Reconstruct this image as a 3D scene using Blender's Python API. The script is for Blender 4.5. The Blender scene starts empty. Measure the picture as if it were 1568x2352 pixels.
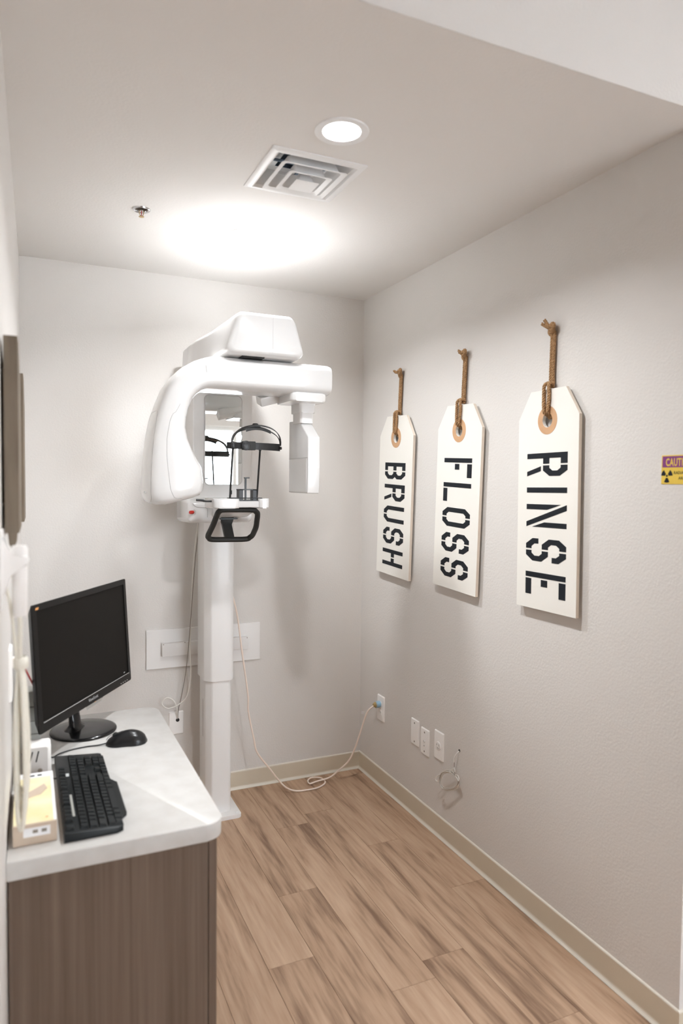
import bpy, bmesh, math, random
from mathutils import Vector, Matrix

random.seed(7)
PI = math.pi
sc = bpy.context.scene
COL = sc.collection

# ------------------------------------------------------------------ camera
F_PX, YAW, PITCH, ROLL, CZ = 1597.0, 0.42405, -0.041444, 0.009868, 1.50
fw = Vector((math.sin(YAW) * math.cos(PITCH), math.cos(YAW) * math.cos(PITCH), math.sin(PITCH)))
rt = Vector((math.cos(YAW), -math.sin(YAW), 0))
up = rt.cross(fw)
cr, sr = math.cos(ROLL), math.sin(ROLL)
rt, up = rt * cr + up * sr, up * cr - rt * sr
cam_d = bpy.data.cameras.new('camera')
cam = bpy.data.objects.new('camera', cam_d)
COL.objects.link(cam)
cam.matrix_world = Matrix(((rt.x, up.x, -fw.x, 0), (rt.y, up.y, -fw.y, 0), (rt.z, up.z, -fw.z, CZ), (0, 0, 0, 1)))
cam_d.sensor_fit = 'VERTICAL'
cam_d.sensor_height = 36.0
cam_d.sensor_width = 24.0
cam_d.lens = F_PX / 2352 * 36
cam_d.clip_start = 0.02
cam_d.dof.use_dof = True
cam_d.dof.focus_distance = 2.9
cam_d.dof.aperture_fstop = 2.2
sc.camera = cam

# ------------------------------------------------------------------ world (overcast daylight outside the hall window)
DAY = 13.5
world = bpy.data.worlds.new('world')
sc.world = world
world.use_nodes = True
world.node_tree.nodes['Background'].inputs['Color'].default_value = (0.86, 0.93, 1.0, 1)
world.node_tree.nodes['Background'].inputs['Strength'].default_value = DAY

# ------------------------------------------------------------------ lamp strengths and exposure
LAMP_ALCOVE = 12.0       # watts of each alcove downlight
LAMP_HALL = 3.0         # radiance of the unseen panels added in the hall
sc.view_settings.view_transform = 'Standard'
sc.view_settings.look = 'None'
sc.view_settings.gamma = 1.0
sc.view_settings.use_curve_mapping = False
sc.view_settings.exposure = 0.16
sc.cycles.use_denoising = True
sc.cycles.max_bounces = 12
sc.cycles.diffuse_bounces = 8
sc.cycles.glossy_bounces = 5
sc.cycles.caustics_reflective = False
sc.cycles.caustics_refractive = False
sc.cycles.sample_clamp_indirect = 12.0

# room numbers (metres; camera stands over the origin looking along +Y)
W, D, H, YH = 1.5866, 3.2532, 2.44, 1.261
HALLH = 2.74
HB = 0.087                     # baseboard height
DESK = 0.74


def WX(y):                     # the left wall is a touch out of square
    return -0.026 - (D - y) * 0.0115


# ------------------------------------------------------------------ materials
def mat(name, color, rough=0.5, metal=0.0, spec=0.5, coat=0.0, emit=None, strength=0.0,
        bump=None, vary=None, trans=0.0):
    m = bpy.data.materials.new(name)
    m.use_nodes = True
    nt = m.node_tree
    b = nt.nodes['Principled BSDF']
    b.inputs['Base Color'].default_value = (*color, 1)
    b.inputs['Roughness'].default_value = rough
    b.inputs['Metallic'].default_value = metal
    b.inputs['Specular IOR Level'].default_value = spec
    b.inputs['Coat Weight'].default_value = coat
    b.inputs['Coat Roughness'].default_value = 0.08
    if trans:
        b.inputs['Transmission Weight'].default_value = trans
    if emit:
        b.inputs['Emission Color'].default_value = (*emit, 1)
        b.inputs['Emission Strength'].default_value = strength
    if bump or vary:
        geo = nt.nodes.new('ShaderNodeNewGeometry')
    if bump:
        sc_, st, dist = bump
        n = nt.nodes.new('ShaderNodeTexNoise')
        n.inputs['Scale'].default_value = sc_
        n.inputs['Detail'].default_value = 3
        bp = nt.nodes.new('ShaderNodeBump')
        bp.inputs['Strength'].default_value = st
        bp.inputs['Distance'].default_value = dist
        nt.links.new(geo.outputs['Position'], n.inputs['Vector'])
        nt.links.new(n.outputs['Fac'], bp.inputs['Height'])
        nt.links.new(bp.outputs['Normal'], b.inputs['Normal'])
    if vary:
        sc_, c2 = vary
        n = nt.nodes.new('ShaderNodeTexNoise')
        n.inputs['Scale'].default_value = sc_
        n.inputs['Detail'].default_value = 5
        r = nt.nodes.new('ShaderNodeValToRGB')
        r.color_ramp.elements[0].position = 0.35
        r.color_ramp.elements[0].color = (*c2, 1)
        r.color_ramp.elements[1].position = 0.65
        r.color_ramp.elements[1].color = (*color, 1)
        nt.links.new(geo.outputs['Position'], n.inputs['Vector'])
        nt.links.new(n.outputs['Fac'], r.inputs['Fac'])
        nt.links.new(r.outputs['Color'], b.inputs['Base Color'])
    return m


def wood(name, dark, mid, light, stretch, scale, rough=0.45, rnd=1.0, fine=0.25, per_object=0.0):
    m = bpy.data.materials.new(name)
    m.use_nodes = True
    nt = m.node_tree
    N, L = nt.nodes.new, nt.links.new
    b = nt.nodes['Principled BSDF']
    b.inputs['Roughness'].default_value = rough
    b.inputs['Specular IOR Level'].default_value = 0.35
    geo = N('ShaderNodeNewGeometry')
    oi = N('ShaderNodeObjectInfo')
    off = N('ShaderNodeVectorMath'); off.operation = 'SCALE'
    off.inputs[0].default_value = (7.3 * rnd, 11.1 * rnd, 5.7 * rnd)
    L(oi.outputs['Random'], off.inputs['Scale'])
    add = N('ShaderNodeVectorMath'); add.operation = 'ADD'
    L(geo.outputs['Position'], add.inputs[0]); L(off.outputs['Vector'], add.inputs[1])
    mp = N('ShaderNodeMapping')
    mp.inputs['Scale'].default_value = stretch
    L(add.outputs['Vector'], mp.inputs['Vector'])
    n1 = N('ShaderNodeTexNoise'); n1.inputs['Scale'].default_value = scale
    n1.inputs['Detail'].default_value = 4; n1.inputs['Distortion'].default_value = 0.8
    n2 = N('ShaderNodeTexNoise'); n2.inputs['Scale'].default_value = scale * 5
    n2.inputs['Detail'].default_value = 5
    L(mp.outputs['Vector'], n1.inputs['Vector']); L(mp.outputs['Vector'], n2.inputs['Vector'])
    mx = N('ShaderNodeMix'); mx.data_type = 'FLOAT'; mx.inputs[0].default_value = fine
    L(n1.outputs['Fac'], mx.inputs[2]); L(n2.outputs['Fac'], mx.inputs[3])
    fac = mx.outputs[0]
    if per_object:
        ma = N('ShaderNodeMath'); ma.operation = 'MULTIPLY_ADD'
        ma.inputs[1].default_value = per_object; 
        L(oi.outputs['Random'], ma.inputs[0])
        ad = N('ShaderNodeMath'); ad.operation = 'SUBTRACT'; ad.inputs[1].default_value = per_object / 2
        L(fac, ma.inputs[2]); L(ma.outputs[0], ad.inputs[0]); fac = ad.outputs[0]
    r = N('ShaderNodeValToRGB')
    e = r.color_ramp.elements
    e[0].position = 0.33; e[0].color = (*dark, 1)
    e[1].position = 0.68; e[1].color = (*light, 1)
    k = e.new(0.47); k.color = (*mid, 1)
    L(fac, r.inputs['Fac'])
    L(r.outputs['Color'], b.inputs['Base Color'])
    bp = N('ShaderNodeBump'); bp.inputs['Strength'].default_value = 0.08; bp.inputs['Distance'].default_value = 0.002
    L(n2.outputs['Fac'], bp.inputs['Height']); L(bp.outputs['Normal'], b.inputs['Normal'])
    return m


M = {}
M['wall'] = mat('greige_paint', (0.685, 0.660, 0.634), 0.55, spec=0.35, bump=(130, 0.2, 0.004))
M['ceiling'] = mat('ceiling_paint', (0.745, 0.726, 0.706), 0.75, spec=0.2, bump=(120, 0.2, 0.003))
M['base'] = mat('vinyl_baseboard', (0.64, 0.57, 0.455), 0.4, vary=(3, (0.61, 0.54, 0.43)))
M['caulk'] = mat('caulk', (0.72, 0.68, 0.6), 0.5)
M['plank'] = wood('vinyl_plank', (0.215, 0.130, 0.084), (0.445, 0.297, 0.200), (0.59, 0.42, 0.298), (24, 1.9, 24), 0.62,
                  rough=0.5, fine=0.38, per_object=0.08)
M['floor'] = mat('floor_bed', (0.10, 0.065, 0.045), 0.8, vary=(4, (0.08, 0.05, 0.035)))
M['cabinet'] = wood('cabinet_laminate', (0.112, 0.078, 0.056), (0.148, 0.105, 0.078), (0.195, 0.145, 0.112), (60, 60, 0.9), 0.55,
                    rough=0.5, fine=0.35)
M['plaque'] = wood('weathered_wood', (0.10, 0.078, 0.055), (0.17, 0.135, 0.10), (0.24, 0.20, 0.15), (30, 30, 3), 0.5, rough=0.7)
M['top'] = mat('white_laminate', (0.60, 0.59, 0.575), 0.38, vary=(22, (0.55, 0.535, 0.515)))
M['white'] = mat('gloss_white_shell', (0.735, 0.732, 0.73), 0.22, coat=0.4)
M['white2'] = mat('satin_white_metal', (0.80, 0.79, 0.78), 0.35, coat=0.2)
M['greyshell'] = mat('light_grey_shell', (0.58, 0.565, 0.555), 0.35)
M['seam'] = mat('seam_gap', (0.33, 0.32, 0.31), 0.6)
M['mirror'] = mat('mirror_glass', (0.90, 0.92, 0.91), 0.015, metal=1.0)
M['black'] = mat('black_plastic', (0.012, 0.012, 0.013), 0.38)
M['rubber'] = mat('black_rubber_grip', (0.016, 0.017, 0.016), 0.55, bump=(400, 0.1, 0.001))
M['gloss'] = mat('piano_black', (0.008, 0.008, 0.009), 0.14, spec=0.4)
M['bezel'] = mat('dark_bezel', (0.010, 0.0095, 0.009), 0.35, spec=0.22)
M['mouse'] = mat('mouse_black', (0.010, 0.010, 0.011), 0.28, spec=0.4)
M['screen'] = mat('dark_screen', (0.008, 0.007, 0.006), 0.5, spec=0.12)
M['key'] = mat('keycap', (0.010, 0.012, 0.013), 0.42, spec=0.25)
M['legend'] = mat('key_legend', (0.55, 0.58, 0.58), 0.5)
M['chrome'] = mat('chrome', (0.72, 0.72, 0.73), 0.12, metal=1.0)
M['brass'] = mat('brass', (0.72, 0.52, 0.28), 0.3, metal=1.0)
M['silver'] = mat('silver_print', (0.62, 0.64, 0.66), 0.35, metal=0.6)
M['orange'] = mat('orange_print', (0.75, 0.35, 0.12), 0.5)
M['red'] = mat('red_plastic', (0.55, 0.03, 0.02), 0.35)
M['yellowp'] = mat('yellow_print', (0.75, 0.53, 0.07), 0.45)
M['purple'] = mat('purple_print', (0.21, 0.035, 0.19), 0.45)
M['paleyellow'] = mat('pale_yellow_card', (0.78, 0.69, 0.38), 0.55, vary=(14, (0.80, 0.75, 0.55)))
M['beige'] = mat('beige_card', (0.58, 0.47, 0.37), 0.6, vary=(30, (0.54, 0.43, 0.335)))
M['paper'] = mat('white_paper', (0.82, 0.82, 0.83), 0.6)
M['cord_beige'] = mat('beige_cord', (0.86, 0.74, 0.65), 0.45)
M['cord_white'] = mat('white_cord', (0.80, 0.78, 0.74), 0.4)
M['cord_shaded'] = mat('shaded_white_wire', (0.56, 0.53, 0.49), 0.45)  # white wire with its grey shading put into the colour
M['cord_cream'] = mat('cream_cord', (0.80, 0.775, 0.69), 0.45)
M['cord_grey'] = mat('grey_cord', (0.23, 0.20, 0.17), 0.5)
M['cord_red'] = mat('red_cord', (0.42, 0.02, 0.025), 0.4)
M['cord_black'] = mat('black_cord', (0.02, 0.02, 0.022), 0.45)
M['plug_blue'] = mat('plug_blue', (0.30, 0.50, 0.66), 0.35)
M['plug_olive'] = mat('plug_amber', (0.42, 0.29, 0.11), 0.3, coat=0.4)
M['tag'] = mat('cream_painted_board', (0.84, 0.82, 0.77), 0.45)
M['tagedge'] = mat('raw_board_edge', (0.80, 0.71, 0.61), 0.6)
M['letter'] = mat('charcoal_stencil_print', (0.014, 0.017, 0.022), 0.6, spec=0.2)
M['kraft'] = mat('kraft_ring', (0.60, 0.36, 0.20), 0.6, vary=(40, (0.56, 0.33, 0.18)))
M['rope'] = mat('jute_rope', (0.46, 0.275, 0.135), 0.8, vary=(190, (0.26, 0.145, 0.062)))
M['plate'] = mat('white_wall_plate', (0.88, 0.865, 0.85), 0.35)
M['hole'] = mat('dark_hole', (0.02, 0.02, 0.02), 0.8)
M['duct'] = mat('galvanised_duct', (0.20, 0.27, 0.36), 0.4, metal=0.3)
M['vent'] = mat('white_enamel', (0.80, 0.80, 0.80), 0.35)
M['lens'] = mat('downlight_lens', (1, 1, 1), 0.5, emit=(1.0, 1.0, 1.0), strength=12.0 if LAMP_ALCOVE else 0.0)
M['panel'] = mat('added_hall_lens', (1, 1, 1), 0.5, emit=(1.0, 0.985, 0.965), strength=LAMP_HALL)
M['greyplastic'] = mat('grey_plastic', (0.40, 0.40, 0.37), 0.5)
gm = bpy.data.materials.new('window_glass')
gm.use_nodes = True
gn = gm.node_tree
gn.nodes.remove(gn.nodes['Principled BSDF'])
_t, _g, _m = gn.nodes.new('ShaderNodeBsdfTransparent'), gn.nodes.new('ShaderNodeBsdfGlossy'), gn.nodes.new('ShaderNodeMixShader')
_g.inputs['Roughness'].default_value = 0.0
_m.inputs['Fac'].default_value = 0.06
gn.links.new(_t.outputs[0], _m.inputs[1])
gn.links.new(_g.outputs[0], _m.inputs[2])
gn.links.new(_m.outputs[0], gn.nodes['Material Output'].inputs['Surface'])
M['glass'] = gm
M['acrylic'] = mat('clear_acrylic', (0.85, 0.86, 0.85), 0.1, trans=0.7)
M['frame'] = mat('white_window_frame', (0.78, 0.78, 0.77), 0.4)


# ------------------------------------------------------------------ mesh helpers
def bm_new():
    return bmesh.new()


def obj(name, bm, material, parent=None, smooth=35, loc=None):
    bmesh.ops.recalc_face_normals(bm, faces=bm.faces[:])
    me = bpy.data.meshes.new(name)
    bm.to_mesh(me)
    bm.free()
    me.materials.append(M[material] if isinstance(material, str) else material)
    if smooth:
        me.polygons.foreach_set('use_smooth', [True] * len(me.polygons))
        me.set_sharp_from_angle(angle=math.radians(smooth))
    o = bpy.data.objects.new(name, me)
    COL.objects.link(o)
    if parent:
        o.parent = parent
    if loc:
        o.location = loc
    return o


def tag(o, label, cat, group=None):
    o['label'] = label
    o['category'] = cat
    if group:
        o['group'] = group
    return o


def thing(name, label, cat, loc=(0, 0, 0), rot=(0, 0, 0), group=None):
    o = bpy.data.objects.new(name, None)
    o.empty_display_size = 0.05
    COL.objects.link(o)
    o.location = loc
    o.rotation_euler = rot
    return tag(o, label, cat, group)


def struct(name, bm, m, parent=None, smooth=0):
    o = obj(name, bm, m, parent, smooth)
    if parent is None:
        o['kind'] = 'structure'
    return o


def box(bm, lo, hi, bevel=0.0, seg=2):
    x0, y0, z0 = lo
    x1, y1, z1 = hi
    v = [bm.verts.new(p) for p in ((x0, y0, z0), (x1, y0, z0), (x1, y1, z0), (x0, y1, z0),
                                   (x0, y0, z1), (x1, y0, z1), (x1, y1, z1), (x0, y1, z1))]
    fs = [bm.faces.new([v[i] for i in q]) for q in
          ((3, 2, 1, 0), (4, 5, 6, 7), (0, 1, 5, 4), (1, 2, 6, 5), (2, 3, 7, 6), (3, 0, 4, 7))]
    if bevel:
        es = set()
        for f in fs:
            es.update(f.edges)
        bmesh.ops.bevel(bm, geom=list(es), offset=bevel, segments=seg, profile=0.5, affect='EDGES')
    return bm


def Bx(lo, hi, bevel=0.0, seg=2):
    return box(bm_new(), lo, hi, bevel, seg)


def prism(bm, pts, axis, a, b, bevel=0.0, seg=2):
    """pts 2-D polygon; axis = the extruded axis (the two others in x,y,z order)."""
    def P(p, t):
        q = list(p)
        q.insert(axis, t)
        return q
    lo = [bm.verts.new(P(p, a)) for p in pts]
    hi = [bm.verts.new(P(p, b)) for p in pts]
    n = len(pts)
    fs = [bm.faces.new(lo[::-1]), bm.faces.new(hi)]
    for i in range(n):
        fs.append(bm.faces.new((lo[i], lo[(i + 1) % n], hi[(i + 1) % n], hi[i])))
    if bevel:
        es = set(fs[0].edges) | set(fs[1].edges)
        bmesh.ops.bevel(bm, geom=list(es), offset=bevel, segments=seg, profile=0.5, affect='EDGES')
    return bm


def catmull(pts, n=10, closed=False):
    P = [Vector(p) for p in pts]
    out = []
    m = len(P)
    rng = range(m) if closed else range(m - 1)
    for i in rng:
        if closed:
            p0, p1, p2, p3 = P[(i - 1) % m], P[i], P[(i + 1) % m], P[(i + 2) % m]
        else:
            p0, p1, p2, p3 = P[max(i - 1, 0)], P[i], P[i + 1], P[min(i + 2, m - 1)]
        for k in range(n):
            t = k / n
            out.append(0.5 * ((2 * p1) + (p2 - p0) * t + (2 * p0 - 5 * p1 + 4 * p2 - p3) * t * t
                              + (3 * p1 - p0 - 3 * p2 + p3) * t ** 3))
    if not closed:
        out.append(P[-1])
    return out


def frames(path, closed=False):
    n = len(path)
    T = []
    for i in range(n):
        if closed:
            t = path[(i + 1) % n] - path[i - 1]
        else:
            t = path[min(i + 1, n - 1)] - path[max(i - 1, 0)]
        T.append(t.normalized() if t.length > 1e-9 else Vector((0, 0, 1)))
    a = Vector((0, 0, 1)) if abs(T[0].z) < 0.9 else Vector((1, 0, 0))
    u = T[0].cross(a).normalized()
    res = []
    for t in T:
        u = (u - t * u.dot(t))
        u = u.normalized() if u.length > 1e-6 else t.orthogonal().normalized()
        res.append((u, t.cross(u).normalized()))
    return res


def tube(bm, pts, r, seg=8, closed=False, smooth=0, rfun=None):
    path = catmull(pts, smooth, closed) if smooth else [Vector(p) for p in pts]
    fr = frames(path, closed)
    rings = []
    n = len(path)
    for i, p in enumerate(path):
        rr = r if rfun is None else rfun(i / max(n - 1, 1))
        u, v = fr[i]
        rings.append([bm.verts.new(p + u * (rr * math.cos(2 * PI * k / seg)) + v * (rr * math.sin(2 * PI * k / seg)))
                      for k in range(seg)])
    for i in range(n if closed else n - 1):
        A, B = rings[i], rings[(i + 1) % n]
        for k in range(seg):
            bm.faces.new((A[k], A[(k + 1) % seg], B[(k + 1) % seg], B[k]))
    if not closed:
        bm.faces.new(rings[0][::-1])
        bm.faces.new(rings[-1])
    return bm


def Tb(pts, r, seg=8, closed=False, smooth=0, rfun=None):
    return tube(bm_new(), pts, r, seg, closed, smooth, rfun)


def cyl(bm, c, r, h, axis=2, seg=24, r2=None, bevel=0.0):
    """cylinder starting at c, height h along axis"""
    r2 = r if r2 is None else r2
    def P(rr, a, t):
        q = [rr * math.cos(a), rr * math.sin(a)]
        q.insert(axis, t)
        return [c[i] + q[i] for i in range(3)]
    lo = [bm.verts.new(P(r, 2 * PI * k / seg, 0)) for k in range(seg)]
    hi = [bm.verts.new(P(r2, 2 * PI * k / seg, h)) for k in range(seg)]
    fs = [bm.faces.new(lo[::-1]), bm.faces.new(hi)]
    for k in range(seg):
        bm.faces.new((lo[k], lo[(k + 1) % seg], hi[(k + 1) % seg], hi[k]))
    if bevel:
        es = set(fs[0].edges) | set(fs[1].edges)
        bmesh.ops.bevel(bm, geom=list(es), offset=bevel, segments=2, profile=0.5, affect='EDGES')
    return bm


def lathe(bm, prof, c=(0, 0, 0), seg=40):
    """prof list of (r,z); closed profile ring"""
    rings = []
    for r, z in prof:
        rings.append([bm.verts.new((c[0] + r * math.cos(2 * PI * k / seg), c[1] + r * math.sin(2 * PI * k / seg), c[2] + z))
                      for k in range(seg)])
    for i in range(len(prof) - 1):
        A, B = rings[i], rings[i + 1]
        for k in range(seg):
            bm.faces.new((A[k], A[(k + 1) % seg], B[(k + 1) % seg], B[k]))
    return bm


def rrect(x0, z0, x1, z1, r, seg=6):
    pts = []
    for cx, cz, a0 in ((x1 - r, z1 - r, 0), (x0 + r, z1 - r, 90), (x0 + r, z0 + r, 180), (x1 - r, z0 + r, 270)):
        for k in range(seg + 1):
            a = math.radians(a0 + 90 * k / seg)
            pts.append((cx + r * math.cos(a), cz + r * math.sin(a)))
    return pts


def loft(bm, rings, cap=True):
    R = [[bm.verts.new(p) for p in ring] for ring in rings]
    n = len(R[0])
    for A, B in zip(R, R[1:]):
        for k in range(n):
            bm.faces.new((A[k], A[(k + 1) % n], B[(k + 1) % n], B[k]))
    if cap:
        bm.faces.new(R[0][::-1])
        bm.faces.new(R[-1])
    return bm


def text_bm(txt, size, depth=0.0004, align='LEFT', sx=1.0, bold=0.0, space=1.0):
    """flat lettering: local x right, z up, faces -Y, base line at z=0"""
    cu = bpy.data.curves.new('lettering', 'FONT')
    cu.body = txt
    cu.size = size
    cu.align_x = align
    cu.extrude = depth
    cu.offset = bold
    cu.space_character = space
    cu.resolution_u = 2
    o = bpy.data.objects.new('lettering', cu)
    COL.objects.link(o)
    dg = bpy.context.evaluated_depsgraph_get()
    me = bpy.data.meshes.new_from_object(o.evaluated_get(dg))
    bm = bm_new()
    bm.from_mesh(me)
    bpy.data.objects.remove(o)
    bpy.data.curves.remove(cu)
    bpy.data.meshes.remove(me)
    for v in bm.verts:
        x, y, z = v.co
        v.co = (x * sx, -z, y)
    return bm


def moved(bm, mtx):
    bmesh.ops.transform(bm, matrix=mtx, verts=bm.verts[:])
    return bm


# ================================================================== SETTING
# floor: dark bed with every plank on it
HX0, HX1, HY0 = -1.6, 3.3, -2.6
floor = struct('floor', Bx((HX0 - 0.1, HY0 - 0.1, -0.06), (HX1 + 0.1, D + 0.1, -0.0035)), 'floor')
PW, PL = 0.152, 1.05
plank_meshes = {}
known = {0: 2.33, 1: 2.80, 2: 1.83, -1: 1.985, 3: 2.52, 4: 2.13, -2: 2.62}


def plank(x0, x1, y0, y1):
    key = (round(x1 - x0, 3), round(y1 - y0, 3))
    if key not in plank_meshes:
        w, l = x1 - x0, y1 - y0
        g = 0.0004
        bm = Bx((g, g, -0.003), (w - g, l - g, 0.0), 0.0006, 1)
        o = obj('plank', bm, 'plank', floor, smooth=0)
        plank_meshes[key] = o.data
    else:
        o = bpy.data.objects.new('plank', plank_meshes[key])
        COL.objects.link(o)
        o.parent = floor
    o.location = (x0, y0, 0)


k0 = math.floor((HX0 - 0.816) / PW)
for k in range(k0, 17):
    x0 = 0.816 + k * PW
    x1 = x0 + PW
    if x0 > HX1:
        break
    e = known.get(k, 1.3 + random.random() * PL)
    ymax = D if -0.1 < x1 and x0 < W else YH + 0.05
    while e > HY0:
        e -= PL
    e = max(e, HY0 - PL)
    y = e
    while y < ymax:
        a, b = max(y, HY0), min(y + PL, ymax)
        if b - a > 0.02 and not (k < -5 and a < -1.8) and x1 > 0.3 or (b - a > 0.02 and b > -0.4):
            plank(max(x0, HX0), min(x1, W if ymax == D else HX1), a, b)
        y += PL

# walls
struct('wall_back', Bx((-0.3, D, 0), (W + 0.13, D + 0.1, HALLH)), 'wall')
YR = 1.275                     # end of the right wall
struct('wall_right', Bx((W, YR, 0), (W + 0.12, D + 0.0, HALLH)), 'wall')
bm = prism(bm_new(), [(-0.17, YH), (WX(YH), YH), (WX(D), D), (-0.17, D)], 2, 0, HALLH)
struct('wall_left', bm, 'wall')
struct('wall_front_right', Bx((W + 0.12, YR, 0), (HX1, YR + 0.1, HALLH)), 'wall')
struct('wall_front_left', Bx((HX0, YH, 0), (-0.17, YH + 0.1, HALLH)), 'wall')
struct('wall_header', Bx((WX(YH), YH, H + 0.0006), (W, YH + 0.09, HALLH)), 'wall')
struct('wall_hall_left', Bx((HX0 - 0.1, HY0, 0), (HX0, YH + 0.1, HALLH)), 'wall')
struct('wall_hall_right', Bx((HX1, HY0, 0), (HX1 + 0.1, YH + 0.1, HALLH)), 'wall')
# hall back wall with a tall glazed opening
WX0, WX1, WZ0, WZ1 = 1.65, 3.15, 0.10, 2.20
bm = bm_new()
for lo, hi in (((HX0, 0), (WX0, HALLH)), ((WX1, 0), (HX1, HALLH)), ((WX0, WZ1), (WX1, HALLH)), ((WX0, 0), (WX1, WZ0))):
    box(bm, (lo[0], HY0 - 0.12, lo[1]), (hi[0], HY0, hi[1]))
struct('wall_hall_back', bm, 'wall')
win = bpy.data.objects.new('window_1', None)
COL.objects.link(win)
win['kind'] = 'structure'
bm = bm_new()
for x in (WX0, (WX0 + WX1) / 2 - 0.03, WX1 - 0.06):
    box(bm, (x, HY0 - 0.09, WZ0), (x + 0.06, HY0 - 0.04, WZ1))
for z in (WZ0, WZ1 - 0.06):
    box(bm, (WX0, HY0 - 0.088, z), (WX1, HY0 - 0.042, z + 0.06))
obj('window_frame', bm, 'frame', win, 0)
for xa, xb in ((WX0 + 0.06, (WX0 + WX1) / 2 - 0.03), ((WX0 + WX1) / 2 + 0.03, WX1 - 0.06)):
    obj('pane', Bx((xa, HY0 - 0.067, WZ0 + 0.06), (xb, HY0 - 0.063, WZ1 - 0.06)), 'glass', win, 0)


# ceilings
def sheet_with_holes(x0, x1, y0, y1, z, holes):
    xs = sorted({x0, x1, *[h[0] for h in holes], *[h[1] for h in holes]})
    ys = sorted({y0, y1, *[h[2] for h in holes], *[h[3] for h in holes]})
    bm = bm_new()
    vv = {}
    def V(x, y):
        if (x, y) not in vv:
            vv[(x, y)] = bm.verts.new((x, y, z))
        return vv[(x, y)]
    for i in range(len(xs) - 1):
        for j in range(len(ys) - 1):
            cx, cy = (xs[i] + xs[i + 1]) / 2, (ys[j] + ys[j + 1]) / 2
            if any(h[0] < cx < h[1] and h[2] < cy < h[3] for h in holes):
                continue
            bm.faces.new((V(xs[i], ys[j]), V(xs[i], ys[j + 1]), V(xs[i + 1], ys[j + 1]), V(xs[i + 1], ys[j])))
    return bm


LX = 0.773
LIGHTS = ((LX, 1.735), (LX, 2.600))
VX0, VX1, VY0, VY1 = 0.631, 0.926, 1.884, 2.178
SPX, SPY = 0.367, 2.52
holes = [(x - 0.0505, x + 0.0505, y - 0.0505, y + 0.0505) for x, y in LIGHTS]
holes += [(VX0 + 0.03, VX1 - 0.03, VY0 + 0.03, VY1 - 0.03), (SPX - 0.0212, SPX + 0.0212, SPY - 0.0212, SPY + 0.0212)]
struct('ceiling', sheet_with_holes(-0.17, W + 0.002, YH + 0.0004, D + 0.002, H, holes), 'ceiling')
HL = [(2.15, 0.30), (2.3, -1.5)]
struct('ceiling_hall', sheet_with_holes(HX0, HX1, HY0, YH + 0.05, HALLH - 0.001, []), 'ceiling')


# baseboards: vinyl strip with a coved toe and a thin caulk line on top
def base_profile():
    return [(0.0, HB), (0.0045, HB - 0.001), (0.005, HB - 0.004), (0.005, 0.016), (0.007, 0.008), (0.012, 0.002), (0.012, 0.0), (0.0, 0.0)]


def baseboard(name, a, b, nrm):
    """a,b ends on the wall foot (x,y); nrm = unit vector into the room"""
    bm = bm_new()
    rings = []
    for p in (a, b):
        rings.append([(p[0] + nrm[0] * d, p[1] + nrm[1] * d, z) for d, z in base_profile()])
    loft(bm, rings)
    o = struct(name, bm, 'base')
    bm = bm_new()
    prof = [(0.0, HB - 0.001), (0.0055, HB - 0.0005), (0.004, HB + 0.0025), (0.0, HB + 0.005)]
    loft(bm, [[(p[0] + nrm[0] * d, p[1] + nrm[1] * d, z) for d, z in prof] for p in (a, b)])
    obj('caulk_bead', bm, 'caulk', o, 0)
    bm = bm_new()
    prof = [(0.0062, 0.0125), (0.0078, 0.0085), (0.0128, 0.0025), (0.0128, 0.0002), (0.006, 0.0002)]
    loft(bm, [[(p[0] + nrm[0] * d, p[1] + nrm[1] * d, z) for d, z in prof] for p in (a, b)])
    obj('toe', bm, 'caulk', o, 0)
    return o


baseboard('baseboard_back', (WX(D), D), (W, D), (0, -1))
baseboard('baseboard_right', (W, YR), (W, D), (-1, 0))
baseboard('baseboard_front', (W - 0.005, YR), (HX1, YR), (0, -1))
baseboard('baseboard_left', (WX(2.4), 2.4), (WX(D), D), (1, 0))

# ================================================================== CEILING FITTINGS
for i, (x, y) in enumerate(LIGHTS):
    t = thing('recessed_downlight',
              ['round white recessed downlight glowing beside the square air vent',
               'round recessed downlight in the ceiling above the x-ray machine'][i], 'light', (x, y, H), group='ceiling downlights')
    obj('trim_ring', lathe(bm_new(), [(0.0735, 0.0), (0.0725, -0.0035), (0.066, -0.0048), (0.0515, -0.002), (0.0500, 0.000), (0.0497, 0.010), (0.0495, 0.016)], seg=56),
        'vent', t, 40)
    bm = bm_new()
    cyl(bm, (0, 0, 0.006), 0.0497, 0.004, seg=64)
    obj('lens', bm, 'lens', t, 0)
    ld = bpy.data.lights.new('downlight_beam', 'AREA')
    ld.shape = 'DISK'
    ld.size = 0.098
    ld.energy = LAMP_ALCOVE
    ld.spread = math.radians(142)
    ld.color = (0.955, 0.982, 1.0)
    lo_ = bpy.data.objects.new('downlight_beam', ld)
    COL.objects.link(lo_)
    lo_.parent = t
    lo_.location = (0, 0, 0.005)
for i, (x, y) in enumerate(HL):  # unseen panels, added to brighten the header and left wall
    t = thing('added_hall_light', ['nearer', 'farther'][i] + ' added square ceiling panel light, unseen, in the hall behind the camera', 'light',
              (x, y, HALLH - 0.001), group='added hall panel lights')
    bm = bm_new()
    for lo, hi in (((-0.31, -0.31), (0.31, -0.28)), ((-0.31, 0.28), (0.31, 0.31)), ((-0.31, -0.28), (-0.28, 0.28)), ((0.28, -0.28), (0.31, 0.28))):
        box(bm, (*lo, -0.02), (*hi, 0))
    obj('frame', bm, 'vent', t, 0)
    obj('diffuser', Bx((-0.28, -0.28, -0.014), (0.28, 0.28, -0.004)), 'panel', t, 0)

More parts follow.
